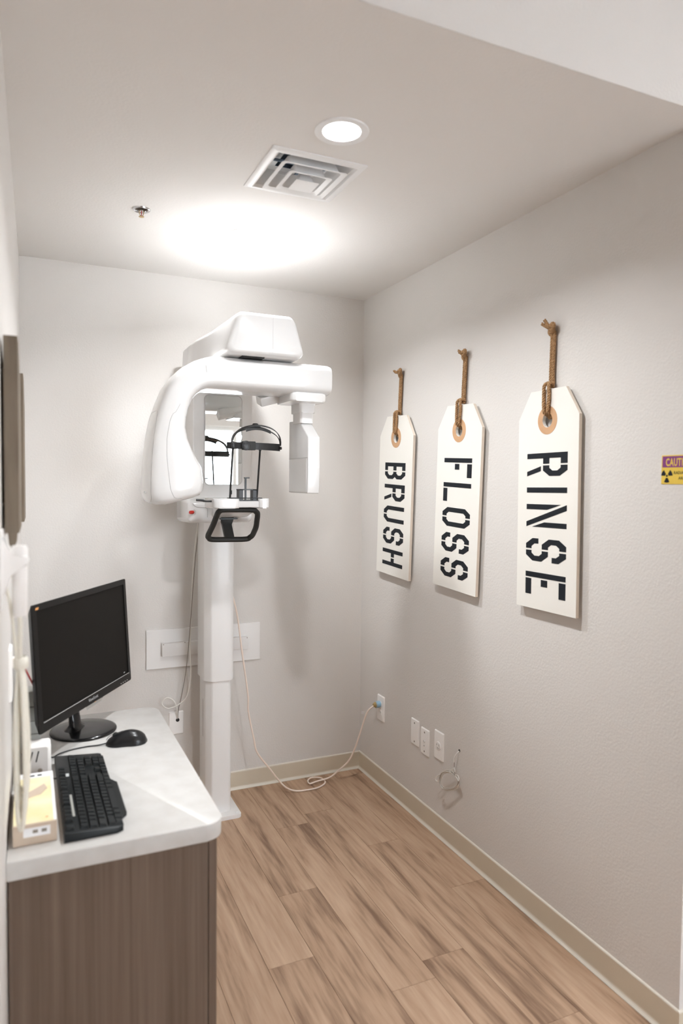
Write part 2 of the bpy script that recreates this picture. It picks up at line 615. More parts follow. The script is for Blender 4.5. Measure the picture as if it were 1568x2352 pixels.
# square cone diffuser
vcx, vcy = (VX0 + VX1) / 2, (VY0 + VY1) / 2
t = thing('air_vent', 'square white ceiling air vent with nested louvre rings', 'vent', (vcx, vcy, H))


def sq_ring(bm, prof, r=0.012):
    """square ring swept along profile of (half size, z), rounded corners"""
    rings = []
    for s, z in prof:
        rings.append([(a, b, z) for a, b in rrect(-s, -s, s, s, min(r, s * 0.4), 4)])
    loft(bm, rings, cap=False)


hs = (VX1 - VX0) / 2
bm = bm_new()
sq_ring(bm, [(hs, 0.0), (hs, -0.003), (hs - 0.003, -0.005), (hs - 0.020, -0.008), (hs - 0.0225, -0.007), (hs - 0.036, 0.012), (hs - 0.050, 0.045)], 0.003)
obj('frame', bm, 'vent', t, 30)
for s0, z0, s1, z1 in ((0.103, -0.016, 0.066, 0.022), (0.069, -0.024, 0.037, 0.014)):
    bm = bm_new()
    sq_ring(bm, [(s0, z0), (s0 - 0.0012, z0 - 0.0016), (s0 - 0.015, z0 + 0.003), (s1 + 0.010, z1 - 0.006), (s1, z1), (s1 + 0.0015, z1 + 0.001), (s0 - 0.014, z0 + 0.0045), (s0, z0)], 0.010)
    obj('louvre_ring', bm, 'vent', t, 30)
bm = bm_new()
loft(bm, [[(a, b, z) for a, b in rrect(-s, -s, s, s, 0.004, 3)] for s, z in ((0.020, -0.030), (0.037, -0.0325), (0.0375, -0.0315), (0.024, -0.024), (0.014, 0.004), (0.012, 0.005))])
obj('centre_cone', bm, 'vent', t, 30)
bm = bm_new()
lathe(bm, [(0.098, 0.045), (0.098, 0.20)], seg=40)
cyl(bm, (0, 0, 0.20), 0.1, 0.004, seg=40)
obj('duct', bm, 'duct', t, 40)
s2 = hs - 0.03
bm = bm_new()
outer = rrect(-s2 - 0.02, -s2 - 0.02, s2 + 0.02, s2 + 0.02, 0.002, 9)
inner = [(0.098 * math.cos(a), 0.098 * math.sin(a)) for a in [math.atan2(p[1], p[0]) for p in outer]]
va = [bm.verts.new((*p, 0.045)) for p in outer]
vb = [bm.verts.new((*p, 0.045)) for p in inner]
for k in range(len(va)):
    n = (k + 1) % len(va)
    bm.faces.new((va[k], va[n], vb[n], vb[k]))
obj('collar_plate', bm, 'vent', t, 0)
for a in (0, PI / 2):
    bm = Bx((-0.1, -0.004, 0.028), (0.1, 0.004, 0.034))
    moved(bm, Matrix.Rotation(a, 4, 'Z'))
    obj('brace', bm, 'duct', t, 0)
obj('damper', moved(Bx((-0.07, -0.001, -0.035), (0.07, 0.001, 0.035)), Matrix.Translation((0, 0.02, 0.10)) @ Matrix.Rotation(0.5, 4, 'X')), 'duct', t, 0)

# sprinkler
t = thing('fire_sprinkler', 'small chrome fire sprinkler head under the ceiling at left', 'sprinkler', (SPX, SPY, H))
obj('escutcheon', lathe(bm_new(), [(0.031, 0.0), (0.030, -0.003), (0.027, -0.0045), (0.0215, -0.002), (0.0208, 0.001)], seg=40), 'chrome', t, 40)
bm = lathe(bm_new(), [(0.0208, 0.001), (0.0200, 0.018), (0.0005, 0.0185)], seg=32)
obj('cup', bm, 'cord_grey', t)
bm = bm_new()
cyl(bm, (0, 0, -0.006), 0.006, 0.024, seg=16)
obj('body', bm, 'chrome', t)
for s in (-1, 1):
    obj('frame_arm', Tb([(s * 0.005, 0, 0.0), (s * 0.0075, 0, -0.012), (s * 0.003, 0, -0.023)], 0.0014, 6, smooth=5), 'brass', t)
bm = bm_new()
lathe(bm, [(0.0005, -0.0225), (0.0085, -0.024), (0.0095, -0.0255), (0.0085, -0.026), (0.0005, -0.0255)], seg=20)
obj('deflector', bm, 'brass', t)
obj('bulb', Tb([(0, 0, -0.005), (0, 0, -0.022)], 0.0016, 8), 'red', t)

# ================================================================== X-RAY MACHINE
XC = 0.785
mach = thing('panoramic_xray_machine', 'tall white dental panoramic x-ray machine with mirror standing at back wall', 'x-ray machine', (XC, 3.07, 0))
O = Vector((XC, 3.07, 0))


def mpart(name, bm, m, parent=None, smooth=35, label=None):
    moved(bm, Matrix.Translation(-O))
    o = obj(name, bm, m, parent or mach, smooth)
    if label:
        o['label'] = label
    return o


# base plate
bm = prism(bm_new(), rrect(0.672, 2.962, 0.862, 3.205, 0.012), 2, 0.0, 0.018, 0.003)
mpart('base_plate', bm, 'white2')
for x, y in ((0.845, 2.985), (0.69, 2.985), (0.845, 3.185)):
    mpart('bolt_cap', cyl(bm_new(), (x, y, 0.018), 0.008, 0.003, seg=14, bevel=0.001), 'white2')


def oct_col(x0, x1, y0, y1, c):
    return [(x0 + c, y0), (x1 - c * 0.5, y0), (x1, y0 + c * 0.5), (x1, y1), (x0, y1), (x0, y0 + c * 1.3)]


bm = prism(bm_new(), oct_col(0.714, 0.828, 3.008, 3.15, 0.024), 2, 0.018, 0.66)
es = [e for e in bm.edges if abs(e.verts[0].co.z - e.verts[1].co.z) > 0.1]
bmesh.ops.bevel(bm, geom=es, offset=0.006, segments=3, profile=0.5, affect='EDGES')
mpart('column_lower', bm, 'white2', smooth=50)
bm = prism(bm_new(), oct_col(0.706, 0.836, 3.0, 3.158, 0.026), 2, 0.617, 1.36)
es = [e for e in bm.edges if abs(e.verts[0].co.z - e.verts[1].co.z) > 0.1]
bmesh.ops.bevel(bm, geom=es, offset=0.006, segments=3, profile=0.5, affect='EDGES')
mpart('column_upper', bm, 'white2', smooth=50)
mpart('slot_cover', Bx((0.7132, 3.075, 0.35), (0.7145, 3.09, 0.52)), 'greyshell')

# carriage with the mirror
bm = prism(bm_new(), rrect(0.650, 1.36, 0.912, 2.09, 0.02), 1, 2.996, 3.16, 0.006)
car = mpart('carriage', bm, 'white2')
bm = prism(bm_new(), rrect(0.697, 1.486, 0.866, 1.878, 0.021, 8), 1, 2.990, 2.997, 0.001, 1)
mpart('mirror_rim', bm, 'greyshell')
bm = prism(bm_new(), rrect(0.7005, 1.4895, 0.8625, 1.8745, 0.019, 8), 1, 2.9885, 2.995)
mpart('mirror', bm, 'mirror', smooth=0, label='rounded rectangular patient mirror')

# lower block (shelf arm) with emergency stop
bm = bm_new()
loft(bm, [[(x, y, z) for x, z in rrect(x0, z0, x1, z1, 0.022)] for x0, x1, z0, z1, y in
          ((0.625, 0.885, 1.345, 1.405, 2.915), (0.612, 0.893, 1.332, 1.420, 2.925), (0.606, 0.897, 1.325, 1.430, 2.945), (0.606, 0.905, 1.322, 1.440, 3.13), (0.612, 0.900, 1.33, 1.435, 3.14))])
blk = mpart('shelf_block', bm, 'white')
bm = bm_new()
loft(bm, [[(x, y, z) for x, z in rrect(x0, z0, x1, z1, 0.010)] for x0, x1, z0, z1, y in
          ((0.720, 0.860, 1.4035, 1.428, 2.64), (0.715, 0.862, 1.4025, 1.428, 2.752), (0.715, 0.862, 1.372, 1.427, 2.80), (0.715, 0.862, 1.352, 1.425, 2.88), (0.715, 0.862, 1.345, 1.425, 2.95))])
arm = mpart('shelf_arm', bm, 'white')
mpart('seam', Tb([(0.63, 2.9135, 1.41), (0.645, 2.9133, 1.395), (0.685, 2.9133, 1.39), (0.693, 2.9133, 1.382), (0.693, 2.9133, 1.350)], 0.0007, 5, smooth=4), 'seam')
es_base = mpart('stop_recess', moved(cyl(bm_new(), (0, 0, 0), 0.013, 0.004, axis=1, seg=20), Matrix.Translation((0.632, 2.917, 1.372)) @ Matrix.Rotation(math.radians(-35), 4, 'Z')), 'greyshell')
bm = cyl(bm_new(), (0, -0.016, 0), 0.0075, 0.02, axis=1, seg=20, bevel=0.002)
bm2 = moved(bm, Matrix.Translation((0.630, 2.914, 1.372)) @ Matrix.Rotation(math.radians(-50), 4, 'Z'))
mpart('emergency_stop', bm2, 'red', label='red emergency stop button')

# chin tray
bm = prism(bm_new(), rrect(0.700, 2.625, 0.868, 2.80, 0.02), 2, 1.402, 1.426, 0.004)
mpart('chin_tray', bm, 'greyshell')
bm = prism(bm_new(), rrect(0.648, 2.615, 0.752, 2.79, 0.022), 2, 1.398, 1.436, 0.006, 3)
mpart('tray_shell', bm, 'white')
bm = prism(bm_new(), rrect(0.827, 2.615, 0.870, 2.79, 0.014), 2, 1.398, 1.436, 0.006, 3)
mpart('tray_shell', bm, 'white')
# chin lever
mpart('lever', Tb([(0.662, 2.66, 1.425), (0.625, 2.655, 1.425), (0.612, 2.655, 1.4285), (0.588, 2.655, 1.430)], 0.0055, 10, smooth=4,
                  rfun=lambda t: 0.0036 if t < 0.45 else 0.0048), 'black')
# bite holder: open box frame and T rod
bm = bm_new()
y0, y1 = 2.635, 2.675
box(bm, (0.752, y0, 1.424), (0.826, y1, 1.430))
box(bm, (0.752, y0, 1.430), (0.767, y1, 1.472))
box(bm, (0.808, y0, 1.430), (0.822, y1, 1.472))
box(bm, (0.752, y0, 1.469), (0.822, y1 + 0.004, 1.473))
mpart('bite_holder', bm, 'black', smooth=0)
mpart('bite_base', Bx((0.712, 2.632, 1.4365), (0.845, 2.668, 1.4395), 0.001, 1), 'black')
bm = Bx((0.776, 2.640, 1.430), (0.7825, 2.647, 1.518))
box(bm, (0.774, 2.638, 1.5145), (0.794, 2.649, 1.5195))
mpart('bite_rod', bm, 'black', smooth=0)
# temple rods with headband
RODS = (((0.717, 2.645, 1.436), (0.716, 2.595, 1.655)), ((0.826, 2.645, 1.436), (0.826, 2.600, 1.652)))
for a, b in RODS:
    mpart('temple_rod', Tb([a, b], 0.0037, 10), 'black')
    mpart('rod_collar', Tb([Vector(a).lerp(Vector(b), 0.87), Vector(a).lerp(Vector(b), 0.99)], 0.0055, 10), 'black')
# rigid band: gently bowed strip in front of the rods
HBY = 2.59
bm = bm_new()
rings = []
for k in range(13):
    u = k / 12
    x = 0.690 + u * 0.218
    y = HBY - 0.016 + 0.10 * (u - 0.42) ** 2
    zc = 1.6395 - 0.002 * u
    hh = 0.0125 + 0.0015 * u
    rings.append([(x, y - 0.002, zc - hh), (x, y - 0.002, zc + hh), (x, y + 0.002, zc + hh), (x, y + 0.002, zc - hh)])
loft(bm, rings)
mpart('head_band', bm, 'black')
mpart('band_buckle', Bx((0.744, HBY - 0.024, 1.6225), (0.797, HBY - 0.008, 1.656), 0.003), 'rubber')
mpart('band_knob', cyl(bm_new(), (0.7585, HBY - 0.027, 1.6395), 0.0185, 0.012, axis=1, seg=20, bevel=0.002), 'black')
mpart('pivot_knob', moved(Bx((-0.0075, -0.006, -0.011), (0.0075, 0.006, 0.011), 0.003), Matrix.Translation((0.708, HBY - 0.022, 1.640))), 'black')
mpart('pivot_knob', cyl(bm_new(), (0.905, HBY + 0.012, 1.635), 0.006, 0.008, axis=0, seg=14, bevel=0.0015), 'black')
# overhead strap: two narrow strips that spread from the pivots to the pad
def strap(z_off, y_off):
    pts = []
    for k in range(25):
        u = k / 24
        a = PI * (1 - u)
        x = 0.807 + 0.098 * math.cos(a)
        z = 1.645 + 0.072 * math.sin(a) ** 0.8
        pts.append(Vector((x, HBY + 0.004 + y_off * math.sin(a), z + z_off * math.sin(a))))
    return pts


for zo, yo in ((0.0, -0.03), (-0.008, 0.014)):
    bm = bm_new()
    pts = strap(zo, yo)
    rings = []
    for k, p in enumerate(pts):
        d = (pts[min(k + 1, 24)] - pts[max(k - 1, 0)]).normalized()
        n = d.cross(Vector((0, 1, 0))).normalized()
        wv = Vector((0, 0.0062, 0.0026))
        rings.append([p - wv - n * 0.0014, p + wv - n * 0.0014, p + wv + n * 0.0014, p - wv + n * 0.0014])
    loft(bm, rings)
    mpart('head_strap', bm, 'black')
bm = bm_new()
rings = []
for k in range(15):
    u = k / 14
    x = 0.757 + u * 0.098
    z = 1.6995 + 0.0155 * math.sin(PI * (0.10 + 0.80 * u)) - 0.004 * u
    hw = 0.028
    rings.append([(x, HBY - hw, z - 0.013), (x, HBY - hw + 0.002, z - 0.001), (x, HBY + hw * 0.6, z + 0.003), (x, HBY + hw * 0.6 + 0.002, z + 0.0005), (x, HBY - hw + 0.004, z - 0.006), (x, HBY - hw + 0.003, z - 0.0135)])
loft(bm, rings)
mpart('crown_pad', bm, 'black', smooth=25)
bm = cyl(bm_new(), (0.800, HBY - 0.005, 1.712), 0.021, 0.008, seg=24, r2=0.018, bevel=0.002)
cyl(bm, (0.800, HBY - 0.005, 1.720), 0.013, 0.0065, seg=18, r2=0.009, bevel=0.002)
mpart('ratchet_knob', bm, 'black')

# grab handle: closed loop of thick grip below the tray, with post
loop = [(0.708, 2.735, 1.389), (0.842, 2.735, 1.388), (0.862, 2.745, 1.372), (0.872, 2.80, 1.312), (0.876, 2.865, 1.272), (0.858, 2.885, 1.255),
        (0.700, 2.885, 1.257), (0.684, 2.872, 1.272), (0.690, 2.80, 1.325), (0.696, 2.745, 1.378)]
bm = bm_new()
path = []
n = len(loop)
for i in range(n):          # straight runs with rounded corners
    a, b = Vector(loop[i]), Vector(loop[(i + 1) % n])
    path += [a.lerp(b, t) for t in (0.15, 0.5, 0.85)]
tube(bm, path, 0.0115, 12, closed=True, smooth=3)
mpart('grab_handle', bm, 'rubber', smooth=60, label='black loop grab handle')
bm = bm_new()
loft(bm, [[(x0, y - 0.011, z), (x1, y - 0.011, z), (x1, y + 0.011, z), (x0, y + 0.011, z)] for x0, x1, y, z in
          ((0.752, 0.808, 2.925, 1.350), (0.752, 0.806, 2.925, 1.338), (0.757, 0.797, 2.918, 1.318), (0.762, 0.802, 2.888, 1.258))])
mpart('handle_post', bm, 'rubber', smooth=30)
mpart('post_plate', Bx((0.745, 2.905, 1.340), (0.822, 2.945, 1.346), 0.001, 1), 'black')

# head shelf (fixed upper arm)
def head_ring(y, x0, x1, z0, z1, taper, r):
    pts = []
    base = rrect(x0, z0, x1, z1, r, 5)
    xm = (x0 + x1) / 2
    for x, z in base:
        u = (z - z0) / (z1 - z0)
        pts.append((xm + (x - xm) * (1 - taper * max(0, u - 0.12)), y, z))
    return pts


bm = bm_new()
loft(bm, [head_ring(3.165, 0.640, 0.930, 1.96, 2.085, 0.05, 0.02),
          head_ring(3.15, 0.632, 0.938, 1.955, 2.093, 0.05, 0.02),
          head_ring(2.98, 0.632, 0.938, 1.955, 2.098, 0.06, 0.022),
          head_ring(2.90, 0.634, 0.940, 1.955, 2.098, 0.09, 0.022),
          head_ring(2.78, 0.640, 0.944, 1.956, 2.104, 0.20, 0.024),
          head_ring(2.62, 0.646, 0.948, 1.958, 2.112, 0.27, 0.026),
          head_ring(2.49, 0.649, 0.949, 1.960, 2.116, 0.30, 0.028),
          head_ring(2.462, 0.651, 0.948, 1.961, 2.115, 0.30, 0.028),
          head_ring(2.450, 0.657, 0.942, 1.966, 2.110, 0.30, 0.028),
          head_ring(2.444, 0.668, 0.931, 1.976, 2.100, 0.30, 0.026)])
mpart('head_shelf', bm, 'white', smooth=50)
mpart('seam', Tb([(0.822, 2.4432, 1.975), (0.822, 2.4432, 2.10)], 0.0005, 5), 'greyshell')
mpart('pivot_slot', Bx((0.715, 2.475, 1.9565), (0.800, 2.53, 1.9615)), 'hole', smooth=0)
mpart('pivot_hub', cyl(bm_new(), (XC, 2.62, 1.935), 0.07, 0.03, seg=32), 'white2')

# rotating unit: beam that curves down into the tube head
SEC = [  # outer (x,z), inner (x,z), half depth
    ((1.070, 1.946), (1.070, 1.850), 0.085), ((1.078, 1.955), (1.078, 1.842), 0.100), ((1.066, 1.9585), (1.066, 1.838), 0.1045),
    ((0.95, 1.9590), (0.95, 1.838), 0.1045), ((0.80, 1.9595), (0.80, 1.838), 0.1045), ((0.69, 1.960), (0.69, 1.838), 0.1045),
    ((0.6165, 1.9585), (0.627, 1.838), 0.106), ((0.588, 1.951), (0.596, 1.836), 0.107), ((0.552, 1.937), (0.575, 1.827), 0.108),
    ((0.513, 1.913), (0.556, 1.812), 0.110), ((0.481, 1.882), (0.540, 1.791), 0.112), ((0.451, 1.838), (0.527, 1.758), 0.114),
    ((0.430, 1.787), (0.520, 1.725), 0.115), ((0.411, 1.728), (0.519, 1.690), 0.116), ((0.395, 1.655), (0.528, 1.650), 0.117),
    ((0.385, 1.573), (0.551, 1.600), 0.117), ((0.380, 1.500), (0.579, 1.552), 0.117), ((0.3815, 1.452), (0.585, 1.505), 0.116),
    ((0.391, 1.428), (0.583, 1.470), 0.113), ((0.408, 1.418), (0.573, 1.453), 0.106), ((0.435, 1.416), (0.555, 1.446), 0.092)]
CY = 2.588
NE = 4.2


def c_point(s, th, lift=0.0):
    i = min(int(s), len(SEC) - 2)
    t = s - i
    a, b = SEC[i], SEC[i + 1]
    ox = a[0][0] * (1 - t) + b[0][0] * t
    oz = a[0][1] * (1 - t) + b[0][1] * t
    ix = a[1][0] * (1 - t) + b[1][0] * t
    iz = a[1][1] * (1 - t) + b[1][1] * t
    hy = a[2] * (1 - t) + b[2] * t
    c, sn = math.cos(th), math.sin(th)
    ct = math.copysign(abs(c) ** (2 / NE), c)
    st = math.copysign(abs(sn) ** (2 / NE), sn)
    L_ = math.hypot(ox - ix, oz - iz) / 2
    k = 1 + lift / max(L_, 1e-6)
    return Vector(((ox + ix) / 2 + (ox - ix) / 2 * ct * k, CY - (hy + lift) * st, (oz + iz) / 2 + (oz - iz) / 2 * ct * k))


bm = bm_new()
loft(bm, [[c_point(i, 2 * PI * k / 48) for k in range(48)] for i in range(len(SEC))])
carm = mpart('rotating_arm', bm, 'white', smooth=60, label='white curved rotating arm with x-ray tube housing')


def mseam(pts, r=0.0007):
    b_ = tube(bm_new(), pts, r, 5)
    moved(b_, Matrix.Translation(-O))
    obj('seam', b_, 'seam', carm, 60)


mseam([c_point(11.4 + 8.2 * k / 40, math.radians(92 - 6 * math.sin(PI * k / 40)), 0.0002) for k in range(41)], 0.0006)
mseam([c_point(7.2, math.radians(a), 0.0002) for a in range(10, 92, 4)], 0.0005)
oval = []
for k in range(49):
    a = 2 * PI * k / 48
    s = 15.35 + 2.75 * math.copysign(abs(math.cos(a)) ** 0.6, math.cos(a))
    th = math.radians(5 + 37 * math.copysign(abs(math.sin(a)) ** 0.6, math.sin(a)))
    oval.append(c_point(s, th, 0.0002))
mseam(oval, 0.0006)
# maker's lettering on the tube housing
p = c_point(16.9, math.radians(14), 0.0006)
bm = text_bm('KaVo', 0.0125, 0.0002, 'CENTER')
moved(bm, Matrix.Translation(p - O) @ Matrix.Rotation(math.radians(-62), 4, 'Z'))
obj('lettering', bm, 'silver', carm, 0)

# sensor mount, neck, sensor head
bm = prism(bm_new(), rrect(0.915, 2.497, 1.062, 2.68, 0.02), 2, 1.812, 1.845, 0.007, 3)
smount = mpart('sensor_mount', bm, 'white')
bm = prism(bm_new(), rrect(0.972, 2.56, 1.040, 2.665, 0.012), 2, 1.775, 1.815, 0.003)
prism(bm, rrect(0.978, 2.567, 1.034, 2.658, 0.010), 2, 1.735, 1.776, 0.002)
mpart('sensor_neck', bm, 'white2')
YZ = [(2.502, 1.459), (2.498, 1.56), (2.498, 1.676), (2.60, 1.748), (2.712, 1.750), (2.712, 1.459)]
bm = prism(bm_new(), YZ, 0, 0.984, 1.033)
bmesh.ops.bevel(bm, geom=bm.edges[:], offset=0.004, segments=3, profile=0.5, affect='EDGES')
sens = mpart('sensor_head', bm, 'white')
moved_b = Tb([(0.9836, 2.50, 1.598), (0.9836, 2.708, 1.598)], 0.0006, 5)
mpart('seam', moved_b, 'seam')
mpart('sensor_window', Bx((0.9828, 2.512, 1.465), (0.9842, 2.706, 1.594)), 'white2', smooth=0)
# angled positioning-light box under the beam
bm = Bx((-0.060, -0.028, -0.018), (0.060, 0.028, 0.018), 0.004)
moved(bm, Matrix.Translation((0.895, 2.665, 1.838)) @ Matrix.Rotation(math.radians(-16), 4, 'Y') @ Matrix.Rotation(math.radians(20), 4, 'X'))
mpart('light_box', bm, 'white2')
# small black cord toggle hanging below the mirror
mpart('toggle_cord', Tb([(0.815, 2.990, 1.487), (0.8155, 2.987, 1.46), (0.815, 2.985, 1.43)], 0.0006, 5), 'cord_grey')
mpart('toggle', Tb([(0.8155, 2.986, 1.464), (0.8155, 2.986, 1.446)], 0.0035, 8), 'black')

# ================================================================== TAG SIGNS
GL = {
    'F': [[(0, 0), (.23, 0), (.23, 1), (0, 1)], [(.30, .84), (1, .84), (1, 1), (.30, 1)], [(.30, .40), (.60, .40), (.60, .56), (.30, .56)]],
    'L': [[(0, 0), (.23, 0), (.23, 1), (0, 1)], [(.30, 0), (1, 0), (1, .15), (.30, .15)]],
    'E': [[(0, 0), (.23, 0), (.23, 1), (0, 1)], [(.30, 0), (1, 0), (1, .15), (.30, .15)], [(.30, .84), (1, .84), (1, 1), (.30, 1)],
          [(.30, .40), (.60, .40), (.60, .56), (.30, .56)]],
    'I': [[(0, 0), (.23, 0), (.23, 1), (0, 1)]],
    'H': [[(0, 0), (.23, 0), (.23, .43), (.46, .43), (.46, .58), (.23, .58), (.23, 1), (0, 1)],
          [(1, 0), (1, 1), (.77, 1), (.77, .58), (.54, .58), (.54, .43), (.77, .43), (.77, 0)]],
    'N': [[(0, 0), (.23, 0), (.23, .53), (0, .86)], [(0, 1), (.78, 0), (1, 0), (.24, 1)], [(1, 1), (.78, 1), (.78, .46), (1, .15)]],
    'R': [[(0, 0), (.23, 0), (.23, .41), (.47, .41), (.47, .565), (.23, .565), (.23, .84), (.47, .84), (.47, 1), (0, 1)],
          [(.54, 1), (.54, .84), (.65, .84), (.77, .76), (.77, .64), (.65, .565), (.54, .565), (.54, .41), (.76, .41), (1, .57), (1, .82), (.76, 1)],
          [(.57, .355), (.80, 0), (1, 0), (.78, .355)]],
    'B': [[(0, 0), (.47, 0), (.47, .14), (.23, .14), (.23, .42), (.47, .42), (.47, .57), (.23, .57), (.23, .85), (.47, .85), (.47, 1), (0, 1)],
          [(.55, 1), (.55, .85), (.65, .85), (.77, .77), (.77, .65), (.65, .57), (.55, .57), (.55, .42), (.65, .42), (.77, .35), (.77, .22), (.65, .14), (.55, .14),
           (.55, 0), (.75, 0), (1, .15), (1, .40), (.87, .495), (1, .59), (1, .82), (.75, 1)]],
    'U': [[(0, 1), (0, .18), (.25, 0), (.46, 0), (.46, .15), (.36, .15), (.24, .23), (.24, 1)],
          [(1, 1), (.76, 1), (.76, .23), (.64, .15), (.54, .15), (.54, 0), (.75, 0), (1, .18)]],
    'O': [[(0, .18), (.25, 0), (.46, 0), (.46, .155), (.36, .155), (.24, .23), (.24, .77), (.36, .845), (.46, .845), (.46, 1), (.25, 1), (0, .82)],
          [(1, .18), (1, .82), (.75, 1), (.54, 1), (.54, .845), (.64, .845), (.76, .77), (.76, .23), (.64, .155), (.54, .155), (.54, 0), (.75, 0)]],
    'S': [[(.46, .41), (.46, .565), (.35, .565), (.23, .64), (.23, .76), (.35, .84), (.46, .84), (.46, 1), (.25, 1), (0, .83), (0, .58), (.25, .41)],
          [(.54, 1), (.54, .84), (.65, .84), (.77, .76), (.77, .66), (1, .66), (1, .82), (.75, 1)],
          [(.54, .565), (.54, .41), (.65, .41), (.77, .34), (.77, .22), (.65, .145), (.54, .145), (.54, 0), (.75, 0), (1, .17), (1, .40), (.75, .565)],
          [(.46, 0), (.46, .145), (.35, .145), (.23, .22), (.23, .32), (0, .32), (0, .17), (.25, 0)]],
}


def rope_bm(bm, pts, r=0.0058, smooth=8, pitch=0.026):
    path = catmull(pts, smooth)
    # resample evenly
    acc = [0.0]
    for a, b in zip(path, path[1:]):
        acc.append(acc[-1] + (b - a).length)
    n = max(6, int(acc[-1] / 0.0032))
    out, j = [], 0
    for i in range(n + 1):
        d = acc[-1] * i / n
        while j < len(acc) - 2 and acc[j + 1] < d:
            j += 1
        t = (d - acc[j]) / max(acc[j + 1] - acc[j], 1e-9)
        out.append(path[j].lerp(path[j + 1], t))
    fr = frames(out)
    for s in range(3):
        q = []
        for i, p in enumerate(out):
            a = 2 * PI * (acc[-1] * i / n / pitch + s / 3)
            q.append(p + fr[i][0] * (r * 0.52 * math.cos(a)) + fr[i][1] * (r * 0.52 * math.sin(a)))
        tube(bm, q, r * 0.58, 6)


def make_tag(word, yc, ybot, zbot, w, label, letters, knot_dy, ends):
    ztop = 1.815
    hgt = ztop - zbot
    tilt = math.atan2(ybot - yc, 1.714 - zbot)
    # local: x -> image right (world -Y), -y -> out of the wall, z up
    t = thing('tag_sign', label, 'sign', (W, ybot, zbot), (0, tilt, -PI / 2), 'hanging tag signs')
    fy, by = -0.024, -0.012
    hz = 1.714 - zbot
    pts = [(-w / 2, 0), (w / 2, 0), (w / 2, hgt - 0.092), (0.29 * w, hgt), (-0.29 * w, hgt), (-w / 2, hgt - 0.092)]
    # board with a real hole
    bm = bm_new()
    N = 48
    r_in = 0.0235
    def edge_pt(a):
        d = Vector((math.cos(a), math.sin(a)))
        best = None
        for i in range(6):
            p, q = Vector(pts[i]), Vector(pts[(i + 1) % 6])
            p = p - Vector((0, hz)); q = q - Vector((0, hz))
            e = q - p
            den = d.x * e.y - d.y * e.x
            if abs(den) < 1e-9:
                continue
            s = (p.x * e.y - p.y * e.x) / den
            u = (p.x * d.y - p.y * d.x) / den
            if s > 0 and -1e-6 <= u <= 1 + 1e-6 and (best is None or s < best):
                best = s
        return d * best + Vector((0, hz))
    angs = sorted([2 * PI * k / N for k in range(N)] + [math.atan2(p[1] - hz, p[0]) % (2 * PI) for p in pts])
    F, B, FI, BI = [], [], [], []
    for a in angs:
        e = edge_pt(a)
        i_ = Vector((r_in * math.cos(a), hz + r_in * math.sin(a)))
        F.append(bm.verts.new((e.x, fy, e.y))); B.append(bm.verts.new((e.x, by, e.y)))
        FI.append(bm.verts.new((i_.x, fy, i_.y))); BI.append(bm.verts.new((i_.x, by, i_.y)))
    m = len(angs)
    for k in range(m):
        n = (k + 1) % m
        bm.faces.new((F[k], F[n], FI[n], FI[k])); bm.faces.new((B[n], B[k], BI[k], BI[n]))
        ef = bm.faces.new((F[n], F[k], B[k], B[n])); bm.faces.new((FI[k], FI[n], BI[n], BI[k]))
        ef.material_index = 1
    obj('board', bm, 'tag', t, 0).data.materials.append(M['tagedge'])
    # kraft reinforcement ring
    bm = bm_new()
    ro = 0.0465
    rings = [[(rr * math.cos(2 * PI * k / 48), yy, hz + rr * math.sin(2 * PI * k / 48)) for k in range(48)]
             for rr, yy in ((0.0240, fy + 0.0001), (0.0240, fy - 0.0008), (ro, fy - 0.0008), (ro, fy + 0.0001))]
    loft(bm, rings, cap=False)
    obj('eyelet_ring', bm, 'kraft', t, 0)
    # stencil letters
    cap, lw = 0.195, 0.0765
    for ch, z0 in zip(word, letters):
        bm = bm_new()
        for poly in GL[ch]:
            P = [(-cap / 2 + v * cap, (z0 - zbot) - u * lw) for u, v in poly]
            prism(bm, P, 1, fy - 0.0007, fy + 0.0001)
        bm.normal_update()
        bmesh.ops.triangulate(bm, faces=[f for f in bm.faces if len(f.verts) > 4])
        o = obj('letter', bm, 'letter', t, 0)
        o['label'] = 'black stencil letter ' + ch
    # rope: loop through the eyelet, doubled run up to the knot on the wall
    k = knot_dy
    zk = 2.012 - zbot
    zt = hgt + 0.018
    bm = bm_new()
    for s in (-1, 1):
        rope_bm(bm, [(s * 0.0062, by + 0.005, hz + 0.006), (s * 0.0075, (fy + by) / 2, hz + 0.0170), (s * 0.0085, fy - 0.007, hz + 0.026), (s * 0.0115, fy - 0.0075, hz + 0.055),
                     (s * 0.0125 + 0.1 * k, fy - 0.007, hgt - 0.02), (s * 0.0105 + 0.15 * k, fy - 0.007, zt - 0.006), (s * 0.005 + 0.2 * k, fy + 0.004, zt + 0.004)])
        rope_bm(bm, [(s * 0.0054 + 0.2 * k, -0.009, zt - 0.012), (s * 0.0056 + 0.3 * k, -0.010, zt + 0.04), (s * 0.0056 + 0.7 * k, -0.010, zt + 0.11), (s * 0.0054 + k, -0.010, zk - 0.008)])
    rope_bm(bm, [(-0.012 + 0.2 * k, -0.010, zt - 0.001), (-0.004 + 0.2 * k, -0.022, zt + 0.002), (0.006 + 0.2 * k, -0.022, zt + 0.003), (0.013 + 0.2 * k, -0.010, zt)])
    o = obj('rope', bm, 'rope', t, 60)
    bm = bm_new()
    kp = Vector((k, -0.016, zk))
    for i in range(3):
        ring = []
        for j in range(14):
            a = 2 * PI * j / 13 + i * 2.1
            ring.append(kp + Vector((0.0135 * math.cos(a) - 0.007 + 0.005 * i, 0.007 * math.sin(a * 0.5 + i), 0.0105 * math.sin(a) + (i - 1) * 0.006)))
        rope_bm(bm, ring, 0.0060, 3)
    obj('knot', bm, 'rope', t, 60)
